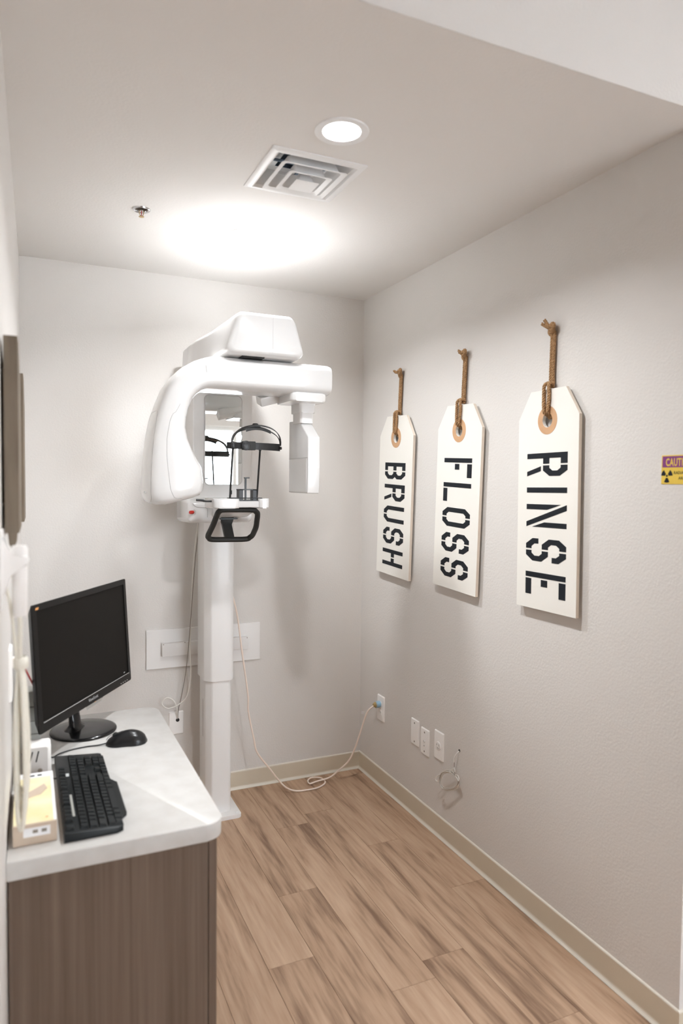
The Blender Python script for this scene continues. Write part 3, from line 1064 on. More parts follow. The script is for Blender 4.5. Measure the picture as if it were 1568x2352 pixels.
    for e in ends:
        bm = bm_new()
        rope_bm(bm, [kp + Vector((-0.006, -0.004, 0.002)), kp + Vector((e[0] * 0.55, -0.010, e[1] * 0.5)), kp + Vector((e[0], -0.014, e[1]))], 0.0056)
        obj('rope_end', bm, 'rope', t, 60)
    return t


make_tag('BRUSH', 2.853, 2.879, 1.067, 0.318, 'cream wooden tag sign stencilled BRUSH hanging by rope nearest the corner',
         (1.598, 1.496, 1.394, 1.2925, 1.1885), 0.004, ((-0.036, 0.011), (-0.024, 0.004)))
make_tag('FLOSS', 2.335, 2.360, 1.074, 0.308, 'cream wooden tag sign stencilled FLOSS hanging between two others',
         (1.6045, 1.5055, 1.4050, 1.3025, 1.1985), 0.004, ((-0.022, 0.017), (-0.017, 0.010)))
make_tag('RINSE', 1.820, 1.8145, 1.082, 0.290, 'cream wooden tag sign stencilled RINSE beside the yellow caution sign',
         (1.6068, 1.4925, 1.4362, 1.3210, 1.2065), 0.006, ((-0.034, 0.022), (-0.021, 0.032)))

# ================================================================== CAUTION SIGN
t = thing('caution_sign', 'yellow and purple radiation caution sign on right wall', 'sign', (W, 1.3815, 1.506), (0, 0, -PI / 2))
SW_, SH = 0.112, 0.0785
obj('plate', Bx((0, -0.0016, 0), (SW_, 0, SH), 0.0004, 1), 'yellowp', t, 0)
obj('banner', Bx((0.0032, -0.0019, 0.0455), (SW_ - 0.0032, -0.0012, 0.0755)), 'purple', t, 0)
bm = text_bm('CAUTION', 0.0290, 0.0001, 'CENTER', 0.60, bold=0.0007, space=1.10)
obj('lettering', moved(bm, Matrix.Translation((SW_ / 2, -0.0020, 0.0495))), 'yellowp', t, 0)
bm = text_bm('RADIATION', 0.0112, 0.0001, 'CENTER', 0.90, bold=0.00015, space=1.05)
obj('lettering', moved(bm, Matrix.Translation((0.0685, -0.0018, 0.0270))), 'letter', t, 0)
bm = text_bm('AREA', 0.0112, 0.0001, 'CENTER', 0.90, bold=0.00015, space=1.05)
obj('lettering', moved(bm, Matrix.Translation((0.0685, -0.0018, 0.0125))), 'letter', t, 0)
bm = bm_new()
cx, cz = 0.0185, 0.0225
for a0 in (30, 150, 270):
    P = []
    for k in range(9):
        a = math.radians(a0 - 28 + 56 * k / 8)
        P.append((cx + 0.0185 * math.cos(a), cz + 0.0185 * math.sin(a)))
    for k in range(5):
        a = math.radians(a0 + 28 - 56 * k / 4)
        P.append((cx + 0.0055 * math.cos(a), cz + 0.0055 * math.sin(a)))
    prism(bm, P, 1, -0.0019, -0.0012)
prism(bm, [(cx + 0.0032 * math.cos(2 * PI * k / 16), cz + 0.0032 * math.sin(2 * PI * k / 16)) for k in range(16)], 1, -0.0019, -0.0012)
bm.normal_update()
bmesh.ops.triangulate(bm, faces=[f for f in bm.faces if len(f.verts) > 4])
obj('trefoil', bm, 'letter', t, 0)


# ================================================================== WALL PLATES
def plate_bm(w=0.070, h=0.121, d=0.006):
    bm = bm_new()
    rings = [[(x, y, z) for x, z in rrect(-w / 2 + i, -h / 2 + i, w / 2 - i, h / 2 - i, 0.004)] for i, y in
             ((0.0, 0.0), (0.0, -0.002), (0.003, -d + 0.0005), (0.006, -d))]
    loft(bm, rings)
    return bm


def hole_bm(x, z, r, y=-0.0062, seg=12):
    return cyl(bm_new(), (x, y, z), r, 0.0012, axis=1, seg=seg)


# duplex outlet with plug
t = thing('wall_outlet', 'white duplex outlet plate with a blue plug, near the corner', 'outlet', (W, 3.012, 0.390), (0, 0, -PI / 2), 'plates on the right wall')
obj('plate', plate_bm(0.072, 0.126), 'plate', t, 30)
for z in (0.021, -0.021):
    obj('receptacle', moved(prism(bm_new(), rrect(-0.0165, -0.014, 0.0165, 0.014, 0.009), 1, -0.0082, -0.003, 0.0008, 1), Matrix.Translation((0, 0, z))), 'plate', t, 30)
for x in (-0.0065, 0.0065):
    obj('slot', Bx((x - 0.001, -0.0085, -0.022), (x + 0.001, -0.008, -0.014)), 'hole', t, 0)
obj('screw', cyl(bm_new(), (0, -0.0072, 0), 0.0028, 0.002, axis=1, seg=12), 'plate', t)

plates = ((2.679, 0.381, 'white blank wall plate, left of the row of three'),
          (2.592, 0.367, 'white low-voltage wall plate with two small ports, middle of the row of three'))
for i, (y, z, lb) in enumerate(plates):
    t = thing('blank_plate' if i == 0 else 'data_plate', lb, 'wall plate', (W, y, z), (0, 0, -PI / 2), 'plates on the right wall')
    obj('plate', plate_bm(0.068, 0.117), 'plate', t, 30)
    for s in (-1, 1):
        obj('screw', hole_bm(0, s * (0.042 - 0.006 * 0), 0.0042), 'cord_grey', t)
    if i == 1:
        for s, r in ((0.004, 0.0042), (-0.016, 0.0028)):
            obj('port', cyl(bm_new(), (0, -0.010, s), r, 0.006, axis=1, seg=12), 'greyshell', t)
t = thing('round_outlet', 'white wall plate with one large round socket, right of the row of three', 'outlet', (W, 2.478, 0.390), (0, 0, -PI / 2), 'plates on the right wall')
obj('plate', plate_bm(0.072, 0.122), 'plate', t, 30)
bm = cyl(bm_new(), (0, -0.0085, 0.0), 0.0185, 0.004, axis=1, seg=32, bevel=0.001)
sock = obj('socket', bm, 'plate', t)
for a in (30, 150, 270):
    bm = Bx((-0.0045, -0.0092, -0.0012), (0.0045, -0.0084, 0.0012))
    moved(bm, Matrix.Translation((0.009 * math.cos(math.radians(a)), 0, 0.009 * math.sin(math.radians(a)))) @ Matrix.Rotation(-math.radians(a + 70), 4, 'Y'))
    obj('slot', bm, 'seam', sock, 0)
obj('socket_rim', Tb([(0.0135 * math.cos(2 * PI * k / 24), -0.0086, 0.0135 * math.sin(2 * PI * k / 24)) for k in range(24)], 0.0007, 5, closed=True), 'greyshell', sock)
for s in (-1, 1):
    obj('screw', cyl(bm_new(), (0, -0.0066, s * 0.03), 0.0026, 0.002, axis=1, seg=12), 'plate', t)

# pass-through plate on the back wall
t = thing('cable_plate', 'white cable pass-through plate on back wall behind the desk', 'wall plate', (0.627, D, 0.368))
obj('plate', plate_bm(0.068, 0.110), 'plate', t, 30)
obj('grommet_hole', cyl(bm_new(), (0.006, -0.0068, 0.014), 0.0085, 0.003, axis=1, seg=20), 'hole', t)

# white backing panel with raceway on the back wall
t = thing('backing_panel', 'white backing panel with raceway fixed across the wall behind the column', 'panel', (0.761, D, 0.634))
obj('board', Bx((-0.271, -0.012, 0.0), (0.271, 0, 0.182), 0.0015, 1), 'white2', t, 0)
obj('raceway', Bx((-0.203, -0.034, 0.060), (0.205, -0.012, 0.120), 0.0025, 2), 'white2', t)
for x, z in ((-0.198, 0.116), (-0.10, 0.119), (0.199, 0.116)):
    obj('screw', cyl(bm_new(), (x, -0.036, z), 0.002, 0.003, axis=1, seg=8), 'cord_grey', t)

# ================================================================== CABLES BY THE MACHINE
# beige power cord: column -> floor coil -> outlet
pc = thing('mains_cable', 'beige power cord running from the column along the floor to the outlet', 'cord', (0.848, 3.06, 0))
OC = Vector((0.848, 3.06, 0))
pts = [(0.834, 3.10, 1.05), (0.846, 3.09, 1.0), (0.874, 3.09, 0.888), (0.898, 3.09, 0.715), (0.928, 3.095, 0.51), (0.932, 3.10, 0.43), (0.958, 3.10, 0.302),
       (0.976, 3.10, 0.228), (1.035, 3.11, 0.145), (1.085, 3.115, 0.075), (1.125, 3.11, 0.030), (1.170, 3.105, 0.008), (1.225, 3.095, 0.006), (1.290, 3.10, 0.006),
       (1.340, 3.135, 0.007), (1.338, 3.185, 0.010), (1.298, 3.205, 0.012), (1.268, 3.185, 0.010), (1.264, 3.150, 0.009), (1.300, 3.150, 0.014), (1.370, 3.150, 0.022), (1.410, 3.135, 0.055),
       (1.450, 3.10, 0.110), (1.470, 3.07, 0.180), (1.490, 3.045, 0.275), (1.507, 3.03, 0.350), (1.520, 3.02, 0.385), (1.540, 3.013, 0.403), (1.556, 3.012, 0.409)]
bm = tube(bm_new(), [Vector(p) - OC for p in pts], 0.0042, 8, smooth=7)
obj('cable', bm, 'cord_beige', pc, 60)
pm = Matrix.Translation(Vector((W, 3.012, 0.411)) - OC)
bm = cyl(bm_new(), (-0.034, 0, 0), 0.0165, 0.026, axis=0, seg=10, bevel=0.002)
plug = obj('plug', moved(bm, pm), 'plug_blue', pc)
bm = cyl(bm_new(), (-0.045, 0, 0), 0.008, 0.014, axis=0, seg=10, r2=0.017)
obj('plug_collar', moved(bm, pm), 'plug_olive', pc)
bm = cyl(bm_new(), (-0.033, 0, -0.0095), 0.0085, 0.020, axis=0, seg=10)
obj('plug_band', moved(bm, pm), 'plug_olive', pc)
bm = Bx((-0.017, -0.0006, -0.009), (0.003, 0.0006, 0.004))
moved(bm, Matrix.Translation(Vector((1.498, 3.030, 0.374)) - OC) @ Matrix.Rotation(0.3, 4, 'Y') @ Matrix.Rotation(0.3, 4, 'Z'))
lab = obj('cord_label', bm, 'paper', pc, 0)
bm = text_bm('R', 0.009, 0.0001, 'CENTER')
moved(bm, Matrix.Translation(Vector((1.491, 3.0285, 0.370)) - OC) @ Matrix.Rotation(0.3, 4, 'Y') @ Matrix.Rotation(0.3, 4, 'Z'))
obj('print', bm, 'letter', lab, 0)

bm = Tb([(0.704, 3.13, 1.335), (0.698, 3.17, 1.211), (0.689, 3.19, 1.031), (0.680, 3.19, 0.80), (0.678, 3.185, 0.70), (0.684, 3.20, 0.608), (0.672, 3.21, 0.510), (0.640, 3.22, 0.468), (0.585, 3.225, 0.449),
         (0.556, 3.225, 0.477), (0.580, 3.222, 0.501), (0.612, 3.222, 0.480), (0.628, 3.228, 0.43), (0.631, 3.25, 0.385)], 0.0028, 7, smooth=8)
tag(obj('data_cable', bm, 'cord_white', None, 60), 'white cable looping from the machine into the back wall plate', 'cord')
bm = Tb([(0.712, 3.13, 1.335), (0.700, 3.175, 1.151), (0.677, 3.185, 0.821), (0.664, 3.20, 0.640), (0.644, 3.215, 0.50), (0.634, 3.23, 0.44), (0.635, 3.25, 0.384)], 0.0016, 6, smooth=8)
tag(obj('signal_wire', bm, 'cord_grey', None, 60), 'thin dark grey wire hanging beside the white cable left of the column', 'cord')

# loose coil of wire on the right wall
t = thing('wire_coil', 'loose coiled white wire poking out of a hole in the right wall', 'wire', (W, 2.348, 0.41))
OW = Vector((W, 2.348, 0.41))
sh = lambda L_: [Vector(p) - OW for p in L_]
bm = tube(bm_new(), sh([(W + 0.002, 2.330, 0.420), (1.575, 2.330, 0.413), (1.566, 2.335, 0.392), (1.564, 2.334, 0.362), (1.563, 2.326, 0.338), (1.563, 2.330, 0.350), (1.561, 2.360, 0.332), (1.560, 2.398, 0.307), (1.557, 2.440, 0.280),
                        (1.555, 2.456, 0.262), (1.555, 2.446, 0.254), (1.556, 2.424, 0.266), (1.558, 2.412, 0.298)]), 0.0021, 6, smooth=6)
obj('wire', bm, 'cord_white', t, 60)
for j in range(4):
    ring = []
    o_ = 0.003 * j
    for p in ((2.414, 0.268), (2.404, 0.302), (2.375, 0.322), (2.339, 0.326), (2.312, 0.316), (2.306, 0.300), (2.322, 0.276), (2.356, 0.256), (2.396, 0.244)):
        ring.append(Vector((1.558 - 0.005 * math.sin(j * 2.1) - 0.008 * (p[0] - 2.36) / 0.05, p[0] - o_ * 0.6, p[1] + o_ * (1 if j % 2 else -0.6))) - OW)
    bm = tube(bm_new(), ring, 0.0019, 6, closed=True, smooth=5)
    obj('loop', bm, 'cord_white' if j % 2 == 0 else 'cord_shaded', t, 60)  # alternate loops coloured as shaded white wire
bm = tube(bm_new(), sh([(1.560, 2.318, 0.330), (1.560, 2.298, 0.336), (1.556, 2.284, 0.326), (1.557, 2.290, 0.318), (1.562, 2.312, 0.325)]), 0.0018, 6, smooth=6)
obj('wire_tie', bm, 'cord_white', t, 60)
bm = tube(bm_new(), sh([(1.565, 2.334, 0.375), (1.563, 2.331, 0.350), (1.561, 2.322, 0.328), (1.559, 2.345, 0.333)]), 0.0017, 6, smooth=6)
obj('dark_strand', bm, 'cord_grey', t, 60)
obj('wall_hole', moved(cyl(bm_new(), (0, 0, 0), 0.006, 0.0015, axis=0, seg=10), Matrix.Translation(Vector((W - 0.001, 2.330, 0.421)) - OW)), 'hole', t)

# ================================================================== DESK
cab = thing('base_cabinet', 'brown woodgrain base cabinet below the white desk top', 'cabinet', (0.18, 1.95, 0))
OB = Vector((0.18, 1.95, 0))


def cpart(name, bm, m='cabinet', parent=None, smooth=0):
    moved(bm, Matrix.Translation(-OB))
    return obj(name, bm, m, parent or cab, smooth)


CT = DESK - 0.0385
cpart('end_panel', Bx((WX(1.55) + 0.003, 1.545, 0.0), (0.3705, 1.563, CT)))
cpart('end_panel', Bx((WX(2.30) + 0.003, 2.322, 0.0), (0.3705, 2.34, CT)))
cpart('back_panel', Bx((WX(1.57) + 0.006, 1.563, 0.0), (WX(1.57) + 0.018, 2.322, CT)))
cpart('bottom_panel', Bx((WX(1.57) + 0.018, 1.563, 0.09), (0.368, 2.322, 0.108)))
cpart('toe_kick', Bx((0.31, 1.563, 0.0), (0.322, 2.322, 0.09)), 'black')
for a, b in ((1.547, 1.942), (1.945, 2.338)):
    d_ = cpart('door', Bx((0.3725, a, 0.092), (0.3915, b, CT - 0.004), 0.0012, 1))
    yy = b - 0.05 if a < 1.7 else a + 0.05
    h_ = tube(bm_new(), [Vector(p) - OB for p in ((0.391, yy, 0.50), (0.414, yy, 0.505), (0.414, yy, 0.625), (0.391, yy, 0.63))], 0.005, 8)
    obj('handle', h_, 'chrome', d_)
# worktop
pts = [(WX(1.50) + 0.001, 1.497)]
R_ = 0.042
for k in range(9):
    a = math.radians(-90 + 90 * k / 8)
    pts.append((0.398 - R_ + R_ * math.cos(a), 1.497 + R_ + R_ * math.sin(a)))
for k in range(9):
    a = math.radians(90 * k / 8)
    pts.append((0.392 - R_ + R_ * math.cos(a), 2.375 - R_ + R_ * math.sin(a)))
pts.append((WX(2.37) + 0.001, 2.375))
bm = prism(bm_new(), pts, 2, DESK - 0.038, DESK, 0.0022, 2)
tag(obj('worktop', bm, 'top', None, 40), 'white speckled laminate worktop with rounded corners over the cabinet', 'worktop')

# ---------------- monitor
MY = 0.995
mon = thing('computer_monitor', 'black widescreen monitor, switched off, on the white worktop', 'monitor', (0.125, 2.225, DESK), (0, 0, MY))
inv = (Matrix.Translation((0.125, 2.225, DESK)) @ Matrix.Rotation(MY, 4, 'Z')).inverted()
FMX = inv @ Matrix.Translation((0.154, 2.149, 1.011)) @ Matrix.Rotation(MY, 4, 'Z') @ Matrix.Rotation(-0.06, 4, 'X')
w2, h2 = 0.26, 0.1675


def mon_part(name, bm, m, parent=None, smooth=30):
    moved(bm, FMX)
    return obj(name, bm, m, parent or mon, smooth)


bm = bm_new()
loft(bm, [[(x, y, z) for x, z in rrect(-w2 + i, -h2 + i, w2 - i, h2 - i, 0.007)] for i, y in ((0.0015, -0.001), (0.0003, 0.0005), (0.004, 0.005), (0.018, 0.020), (0.07, 0.048), (0.08, 0.050))])
mon_part('back_shell', bm, 'black')
bz, bb = 0.0165, 0.0285
bm = bm_new()
o_ = rrect(-w2, -h2, w2, h2, 0.006, 4)
i_ = [(-w2 + bz, -h2 + bb), (w2 - bz, h2 - bz)]
inner = rrect(i_[0][0], i_[0][1], i_[1][0], i_[1][1], 0.0006, 4)
loft(bm, [[(x, y, z) for x, z in q] for q, y in ((o_, 0.001), (o_, -0.004), (inner, -0.005), (inner, -0.0005))], cap=False)
bez = mon_part('bezel', bm, 'bezel')
mon_part('screen', Bx((i_[0][0] - 0.001, -0.0022, i_[0][1] - 0.001), (i_[1][0] + 0.001, -0.0008, i_[1][1] + 0.001)), 'screen', smooth=0)
mon_part('bezel_line', Tb([(-w2 + 0.018, -0.0052, -h2 + 0.0265), (w2 - 0.014, -0.0052, -h2 + 0.0265)], 0.0007, 5), 'greyshell')
bm = text_bm('ViewSonic', 0.0135, 0.0002, 'CENTER')
mon_part('lettering', moved(bm, Matrix.Translation((0.012, -0.0056, -h2 + 0.0095))), 'silver', smooth=0)
bm = bm_new()
for j in range(3):
    prism(bm, [(x + -w2 + 0.012 + j * 0.0045, z + h2 - 0.014) for x, z in ((0, 0), (0.0035, 0.001), (0.005, 0.0065), (0.0015, 0.005))], 1, -0.0060, -0.0048)
mon_part('badge', bm, 'orange', smooth=0)
mon_part('status_print', Bx((w2 - 0.045, -0.0025, -h2 + 0.033), (w2 - 0.037, -0.0022, -h2 + 0.036)), 'silver', smooth=0)
for j in range(4):
    mon_part('button_mark', Bx((w2 - 0.075 + j * 0.014, -0.0054, -h2 + 0.006), (w2 - 0.069 + j * 0.014, -0.0048, -h2 + 0.0075)), 'greyshell', smooth=0)
# warranty sticker sheet hanging from the lower edge
bm = prism(bm_new(), [(-0.01, -h2 + 0.002), (0.13, -h2 + 0.002), (0.095, -h2 - 0.020), (0.012, -h2 - 0.022)], 1, 0.016, 0.0165)
stk = mon_part('clear_tab', bm, 'acrylic', smooth=0)
mon_part('tab_print', Bx((0.052, 0.0155, -h2 - 0.012), (0.064, 0.016, -h2 - 0.004)), 'orange', smooth=0)
# stand
bm = bm_new()
lathe(bm, [(0.0005, 0.0), (0.092, 0.0), (0.0965, 0.003), (0.0955, 0.006), (0.088, 0.0085), (0.05, 0.0105), (0.0005, 0.0115)], seg=64)
bm2 = moved(bm, inv @ Matrix.Translation((0.149, 2.219, DESK)) @ Matrix.Rotation(MY, 4, 'Z'))
obj('stand_base', bm2, 'gloss', mon, 60)
bm = bm_new()
loft(bm, [[(sx * math.cos(2 * PI * k / 20), cy + sy * math.sin(2 * PI * k / 20), z) for k in range(20)] for sx, sy, cy, z in
          ((0.042, 0.026, 0.0, 0.010), (0.032, 0.020, 0.0, 0.016), (0.024, 0.015, 0.0, 0.024), (0.022, 0.013, 0.003, 0.06), (0.024, 0.012, 0.010, 0.12), (0.03, 0.014, 0.012, 0.16))])
obj('stand_neck', bm, 'gloss', mon, 50)

# ---------------- mouse
mo = thing('computer_mouse', 'black computer mouse lying on the worktop beside the monitor base', 'mouse', (0.256, 2.066, DESK + 0.0002), (0, 0, math.radians(84)))
bm = bm_new()
rings = []
nl = 16
for i in range(nl + 1):
    u = i / nl
    y = -0.058 + 0.116 * u
    e = math.sqrt(max(0.0, 1 - (2 * u - 1) ** 4))
    wv = (0.028 + 0.006 * math.sin(PI * u * 0.9 + 0.5) - 0.004 * math.exp(-((u - 0.55) / 0.15) ** 2)) * max(e, 0.05)
    hv = (0.020 + 0.018 * math.sin(PI * min(1, max(0, (0.93 - u))))) * max(e, 0.08) ** 0.6
    rings.append([(wv * math.cos(a), y, hv * max(0.0, math.sin(a)) ** 0.75 if math.sin(a) > 0 else 0.0) for a in [2 * PI * k / 28 for k in range(28)]])
loft(bm, rings)
bmesh.ops.remove_doubles(bm, verts=bm.verts[:], dist=1e-5)
obj('shell', bm, 'mouse', mo, 60)
obj('scroll_wheel', cyl(bm_new(), (-0.004, 0.030, 0.026), 0.009, 0.008, axis=0, seg=18, bevel=0.001), 'rubber', mo)
obj('button_gap', Tb([(0, 0.056, 0.014), (0, 0.048, 0.0245), (0, 0.030, 0.0318), (0, 0.010, 0.0372)], 0.0008, 5, smooth=4), 'hole', mo)
mom = Matrix.Translation(mo.location) @ Matrix.Rotation(math.radians(84), 4, 'Z')
cpts = [mom.inverted() @ Vector(p) for p in ((0.201, 2.071, DESK + 0.006), (0.180, 2.073, DESK + 0.003), (0.150, 2.076, DESK + 0.0025), (0.11, 2.069, DESK + 0.0025), (0.075, 2.050, DESK + 0.0025), (0.056, 2.030, DESK + 0.0025), (0.044, 2.06, DESK + 0.004), (0.043, 2.14, DESK + 0.004))]
obj('cable', tube(bm_new(), cpts, 0.0019, 7, smooth=8), 'cord_black', mo, 60)

# ---------------- keyboard: local x = user's right (world +Y), local y = away from user (world -X)
kb = thing('computer_keyboard', 'black full-size computer keyboard lying along the worktop', 'keyboard', (0.124, 1.762, DESK + 0.0002), (0, 0, math.radians(90 + 0.6)))
KW, KD = 0.452, 0.124
out = [(-KW / 2, KD / 2), (-KW / 2, -0.045), (-KW / 2 + 0.008, -0.058), (-0.168, -0.060), (-0.150, -0.074), (0.020, -0.074), (0.040, -0.058), (KW / 2 - 0.006, -0.056), (KW / 2, -0.050), (KW / 2, KD / 2)]
bm = bm_new()
def kz(y):
    return 0.011 + (y + 0.07) * 0.075
lo = [bm.verts.new((x, y, 0.0)) for x, y in out]
hi = [bm.verts.new((x, y, kz(y))) for x, y in out]
ftop = bm.faces.new(hi)
bm.faces.new(lo[::-1])
for i in range(len(out)):
    j = (i + 1) % len(out)
    bm.faces.new((lo[i], lo[j], hi[j], hi[i]))
bmesh.ops.bevel(bm, geom=list(ftop.edges), offset=0.002, segments=2, profile=0.5, affect='EDGES')
obj('case', bm, 'key', kb, 30)
U = 0.0190
kmesh = {}


def key(x, row_y, wu, hu=1):
    kk = (wu, hu)
    if kk not in kmesh:
        w, d = wu * U - 0.0012, hu * U - 0.0016
        b = bm_new()
        a, t_ = 0.0, 0.0030
        loft(b, [[(-w / 2, -d / 2, 0), (w / 2, -d / 2, 0), (w / 2, d / 2, 0), (-w / 2, d / 2, 0)],
                 [(-w / 2 + t_, -d / 2 + t_ * 0.8, 0.0075), (w / 2 - t_, -d / 2 + t_ * 0.8, 0.0075), (w / 2 - t_, d / 2 - t_ * 0.5, 0.0085), (-w / 2 + t_, d / 2 - t_ * 0.5, 0.0085)]])
        o = obj('key', b, 'key', kb, 0)
        kmesh[kk] = o.data
    else:
        o = bpy.data.objects.new('key', kmesh[kk])
        COL.objects.link(o)
        o.parent = kb
    o.location = (x, row_y, kz(row_y) - 0.001)
    o.rotation_euler = (math.atan(0.075), 0, 0)


kx0 = -KW / 2 + 0.008
rows_y = [0.050, 0.0215, 0.0025, -0.0165, -0.0355, -0.0545 + 0.004]
rows = [
    [1, -1, 1, 1, 1, 1, -.5, 1, 1, 1, 1, -.5, 1, 1, 1, 1, -.25, 1, 1, 1],
    [1] * 13 + [2, -.25, 1, 1, 1, -.25, 1, 1, 1, 1],
    [1.5] + [1] * 12 + [1.5, -.25, 1, 1, 1, -.25, 1, 1, 1],
    [1.75] + [1] * 11 + [2.25, -3.5, 1, 1, 1],
    [2.25] + [1] * 10 + [2.75, -1.25, 1, -1.25, 1, 1, 1],
    [1.25, 1.25, 1.25, 6.25, 1.25, 1.25, 1.25, 1.25, -.25, 1, 1, 1, -.25, 2, 1]]
for ry, row in zip(rows_y, rows):
    x = kx0
    for wu in row:
        if wu > 0:
            key(x + wu * U / 2, ry, wu)
        x += abs(wu) * U
obj('badge', Bx((0.076, 0.034, kz(0.04) + 0.0006), (0.094, 0.0415, kz(0.04) + 0.0012)), 'legend', kb, 0)
obj('wrist_badge', Bx((-0.150, 0.0355, kz(0.036) + 0.0004), (-0.035, 0.0405, kz(0.036) + 0.0010)), 'greyplastic', kb, 0)
obj('cable', tube(bm_new(), [(0.10, 0.060, 0.010), (0.115, 0.075, 0.006), (0.16, 0.078, 0.004), (0.25, 0.082, 0.004), (0.36, 0.085, 0.004)], 0.002, 7, smooth=6), 'cord_black', kb, 60)

# ---------------- carton by the wall
bx = thing('carton', 'beige and yellow glove carton lying between keyboard and left wall', 'box', (0.010, 1.70, DESK + 0.0002))
X0, X1, Y0, Y1, ZH = -0.044, 0.041, -0.143, 0.130, 0.044
obj('carton_body', Bx((X0, Y0, 0), (X1, Y1, ZH), 0.001, 1), 'beige', bx, 0)
obj('top_print', Bx((X0 + 0.001, Y0 + 0.002, ZH), (X1 - 0.006, Y1 - 0.03, ZH + 0.0004)), 'paleyellow', bx, 0)
obj('top_stripe', Bx((X1 - 0.0062, Y0 + 0.002, ZH), (X1 - 0.0005, Y1 - 0.002, ZH + 0.0005)), 'paper', bx, 0)
obj('top_label', Bx((X0 + 0.001, Y1 - 0.03, ZH), (X1 - 0.0062, Y1 - 0.001, ZH + 0.0005)), 'paper', bx, 0)
obj('opening_flap', prism(bm_new(), [(-0.026, 0.005), (-0.002, 0.030), (0.020, 0.055), (0.026, 0.028), (0.012, 0.0), (-0.012, -0.012)], 2, ZH + 0.0004, ZH + 0.0012), 'beige', bx, 0)
bm = bm_new()
for j in range(3):
    box(bm, (-0.026 + j * 0.016, Y1 - 0.022, ZH + 0.0005), (-0.016 + j * 0.016, Y1 - 0.014, ZH + 0.0008))
obj('top_marks', bm, 'letter', bx, 0)
obj('end_label', Bx((-0.024, Y0 - 0.0006, 0.017), (0.028, Y0, 0.036)), 'paper', bx, 0)
bm = bm_new()
for j in range(2):
    box(bm, (-0.006 + j * 0.017, Y0 - 0.0009, 0.024), (0.004 + j * 0.017, Y0 - 0.0005, 0.031))
obj('end_marks', bm, 'cord_grey', bx, 0)
obj('spot', cyl(bm_new(), (0.022, Y0 + 0.022, ZH + 0.0004), 0.003, 0.0003, seg=12), 'orange', bx)

# ---------------- slotted charging dock
dk = thing('charging_dock', 'small white dock with grey slotted face beside the monitor', 'dock', (0.017, 1.915, DESK + 0.0002))
bm = prism(bm_new(), [(-0.030, 0), (0.035, 0), (0.035, 0.020), (0.028, 0.090), (-0.030, 0.090), (-0.030, 0.02)], 0, -0.030, 0.032)
bmesh.ops.bevel(bm, geom=bm.edges[:], offset=0.006, segments=3, profile=0.5, affect='EDGES')
dkb = obj('shell', bm, 'plate', dk)
dkb['label'] = 'white plastic shell'
obj('face', prism(bm_new(), rrect(-0.026, 0.012, 0.024, 0.086, 0.006), 1, -0.0312, -0.0302), 'greyshell', dk, 0)
for j, x in enumerate((-0.014, 0.000)):
    obj('slot', moved(Bx((-0.0016, -0.0005, -0.014), (0.0016, 0.0005, 0.014)), Matrix.Translation((x, -0.0314, 0.064)) @ Matrix.Rotation(0.22, 4, 'Y')), 'hole', dk, 0)
obj('button', cyl(bm_new(), (0.006, -0.0335, 0.028), 0.0055, 0.003, axis=1, seg=14, bevel=0.0008), 'cord_grey', dk)

# ---------------- grey adapter stack behind the monitor
ad = thing('power_adapter', 'grey-green power supply block standing between the left wall and the monitor', 'adapter', (-0.002, 2.125, DESK + 0.0002))
for z0, z1, d_ in ((0, 0.05, 0.0), (0.051, 0.088, 0.003), (0.089, 0.128, 0.001), (0.129, 0.172, 0.002)):
    obj('block', Bx((-0.03 + d_, -0.03, z0), (0.03 - d_, 0.03, z1), 0.003), 'greyplastic', ad)

# ================================================================== LEFT WALL
# two weathered wooden plaques, edge on
def plaque(y0, y1, z0, z1, label, tab):
    t = thing('wooden_plaque', label, 'plaque', (WX(y0), y0, z0), (0, 0, -0.0115), 'weathered plaques on the left wall')
    th = 0.031
    L_ = y1 - y0
    h = z1 - z0
    obj('plank', prism(bm_new(), [(0, 0), (L_, 0), (L_, h - 0.07), (L_ * 0.35, h), (0, h)], 0, 0.005, th, 0.001, 1), 'plaque', t, 0)
    obj('batten', Bx((0.0, L_ * 0.2, h * 0.15), (0.005, L_ * 0.8, h * 0.85)), 'plaque', t, 0)
    if tab:
        obj('hook_tab', prism(bm_new(), [(0.010, 0.0), (0.012, -0.022), (0.017, -0.030), (0.021, -0.030), (0.026, -0.018), (0.027, 0.0)], 1, 0.005, 0.05), 'plaque', t, 0)


plaque(1.50, 1.72, 1.396, 1.779, 'nearer weathered grey-brown wooden plaque on left wall', True)
plaque(2.08, 2.30, 1.386, 1.788, 'farther weathered wooden plaque on left wall, mostly hidden', False)

# white sensor holder with hanging cords
hd = thing('sensor_holder', 'white plastic handpiece holder fixed on left wall above the desk', 'holder', (WX(1.40), 1.40, 1.25))
obj('back_plate', Bx((0.0, -0.03, 0.015), (0.006, 0.03, 0.16), 0.002), 'plate', hd)
bm = prism(bm_new(), [(0.004, 0.150), (0.008, 0.150), (0.012, 0.122), (0.020, 0.112), (0.046, 0.112), (0.049, 0.104), (0.046, 0.094), (0.030, 0.090), (0.016, 0.078), (0.010, 0.045), (0.004, 0.040)], 1, -0.016, 0.016, 0.003, 2)
obj('bracket', bm, 'plate', hd)
bm = bm_new()
lathe(bm, [(0.0005, 0.0), (0.0115, 0.0), (0.0125, 0.002), (0.0140, 0.10), (0.0145, 0.122), (0.012, 0.130), (0.0005, 0.131)], c=(0.033, 0, 0), seg=28)
obj('handpiece', bm, 'plate', hd, 50)
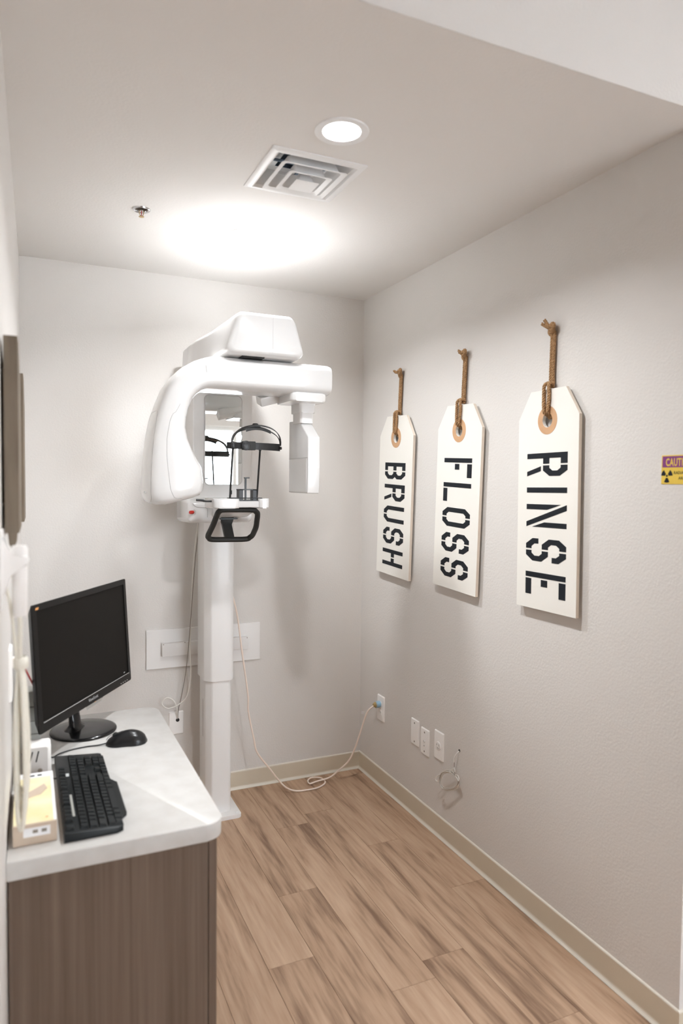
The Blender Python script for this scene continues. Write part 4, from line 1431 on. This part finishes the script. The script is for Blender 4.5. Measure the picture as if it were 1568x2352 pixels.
# bundle of cream cords
cb = thing('cord_bundle', 'bundle of looped cream cords hanging below the white holder', 'cord', (0.0, 1.43, 0.85))
OCB = Vector((0.0, 1.43, 0.85))
sh2 = lambda L_: [Vector(p) - OCB for p in L_]
obj('strand', tube(bm_new(), sh2([(-0.0145, 1.40, 1.252), (-0.0145, 1.405, 1.22), (-0.016, 1.42, 1.18), (-0.016, 1.43, 1.15)]), 0.0042, 8, smooth=5), 'cord_cream', cb, 60)
obj('strand', tube(bm_new(), sh2([(-0.041, 1.40, 1.315), (-0.036, 1.40, 1.30), (-0.029, 1.405, 1.26), (-0.024, 1.415, 1.20), (-0.019, 1.43, 1.15)]), 0.0032, 8, smooth=5), 'cord_cream', cb, 60)
rnd = random.Random(3)
for j in range(5):
    cxj = -0.0165 + 0.001 * j
    a = 0.007 + 0.0018 * (j % 3)
    zt_, zb_ = 1.175 - 0.006 * j, 0.835 + 0.018 * ((j * 2) % 5)
    ring = []
    for k in range(14):
        an = 2 * PI * k / 14
        zz = (zt_ + zb_) / 2 + (zt_ - zb_) / 2 * math.cos(an)
        wide = a * (0.45 + 0.75 * (zt_ - zz) / (zt_ - zb_)) * (1.25 if zz < 1.12 else 0.8)
        ring.append((cxj + wide * math.sin(an), 1.428 + 0.004 * j - 0.006 * math.sin(an + j), zz))
    obj('loop', tube(bm_new(), sh2(ring), 0.0042, 8, closed=True, smooth=5), 'cord_cream', cb, 60)
obj('tie', lathe(bm_new(), [(0.010, -0.012), (0.0135, -0.008), (0.0135, 0.008), (0.010, 0.012)], c=tuple(Vector((-0.0145, 1.434, 1.155)) - OCB), seg=20), 'cord_cream', cb, 60)

# wall plate seen edge-on with a red patch lead
t = thing('network_plate', 'white network plate seen edge-on low on left wall', 'wall plate', (WX(1.80), 1.80, 1.045), (0, 0, PI / 2 - 0.0115))
obj('plate', plate_bm(0.075, 0.125, 0.007), 'plate', t, 30)
obj('jack', Bx((-0.012, -0.013, 0.012), (0.012, -0.006, 0.036), 0.001, 1), 'plate', t, 0)
rc = thing('patch_lead', 'red patch lead running from the left wall behind the monitor', 'cord', (0.0, 1.85, 1.0))
ORC = Vector((0.0, 1.85, 1.0))
bm = tube(bm_new(), [Vector(p) - ORC for p in ((-0.022, 1.80, 1.067), (-0.012, 1.83, 1.050), (-0.004, 1.90, 1.014), (0.012, 2.0, 0.950), (0.022, 2.06, 0.905), (0.03, 2.16, 0.86))], 0.0022, 7, smooth=6)
obj('cable', bm, 'cord_red', rc, 60)
obj('plug', Bx(tuple(Vector((-0.031, 1.793, 1.061)) - ORC), tuple(Vector((-0.017, 1.807, 1.074)) - ORC), 0.001, 1), 'red', rc)
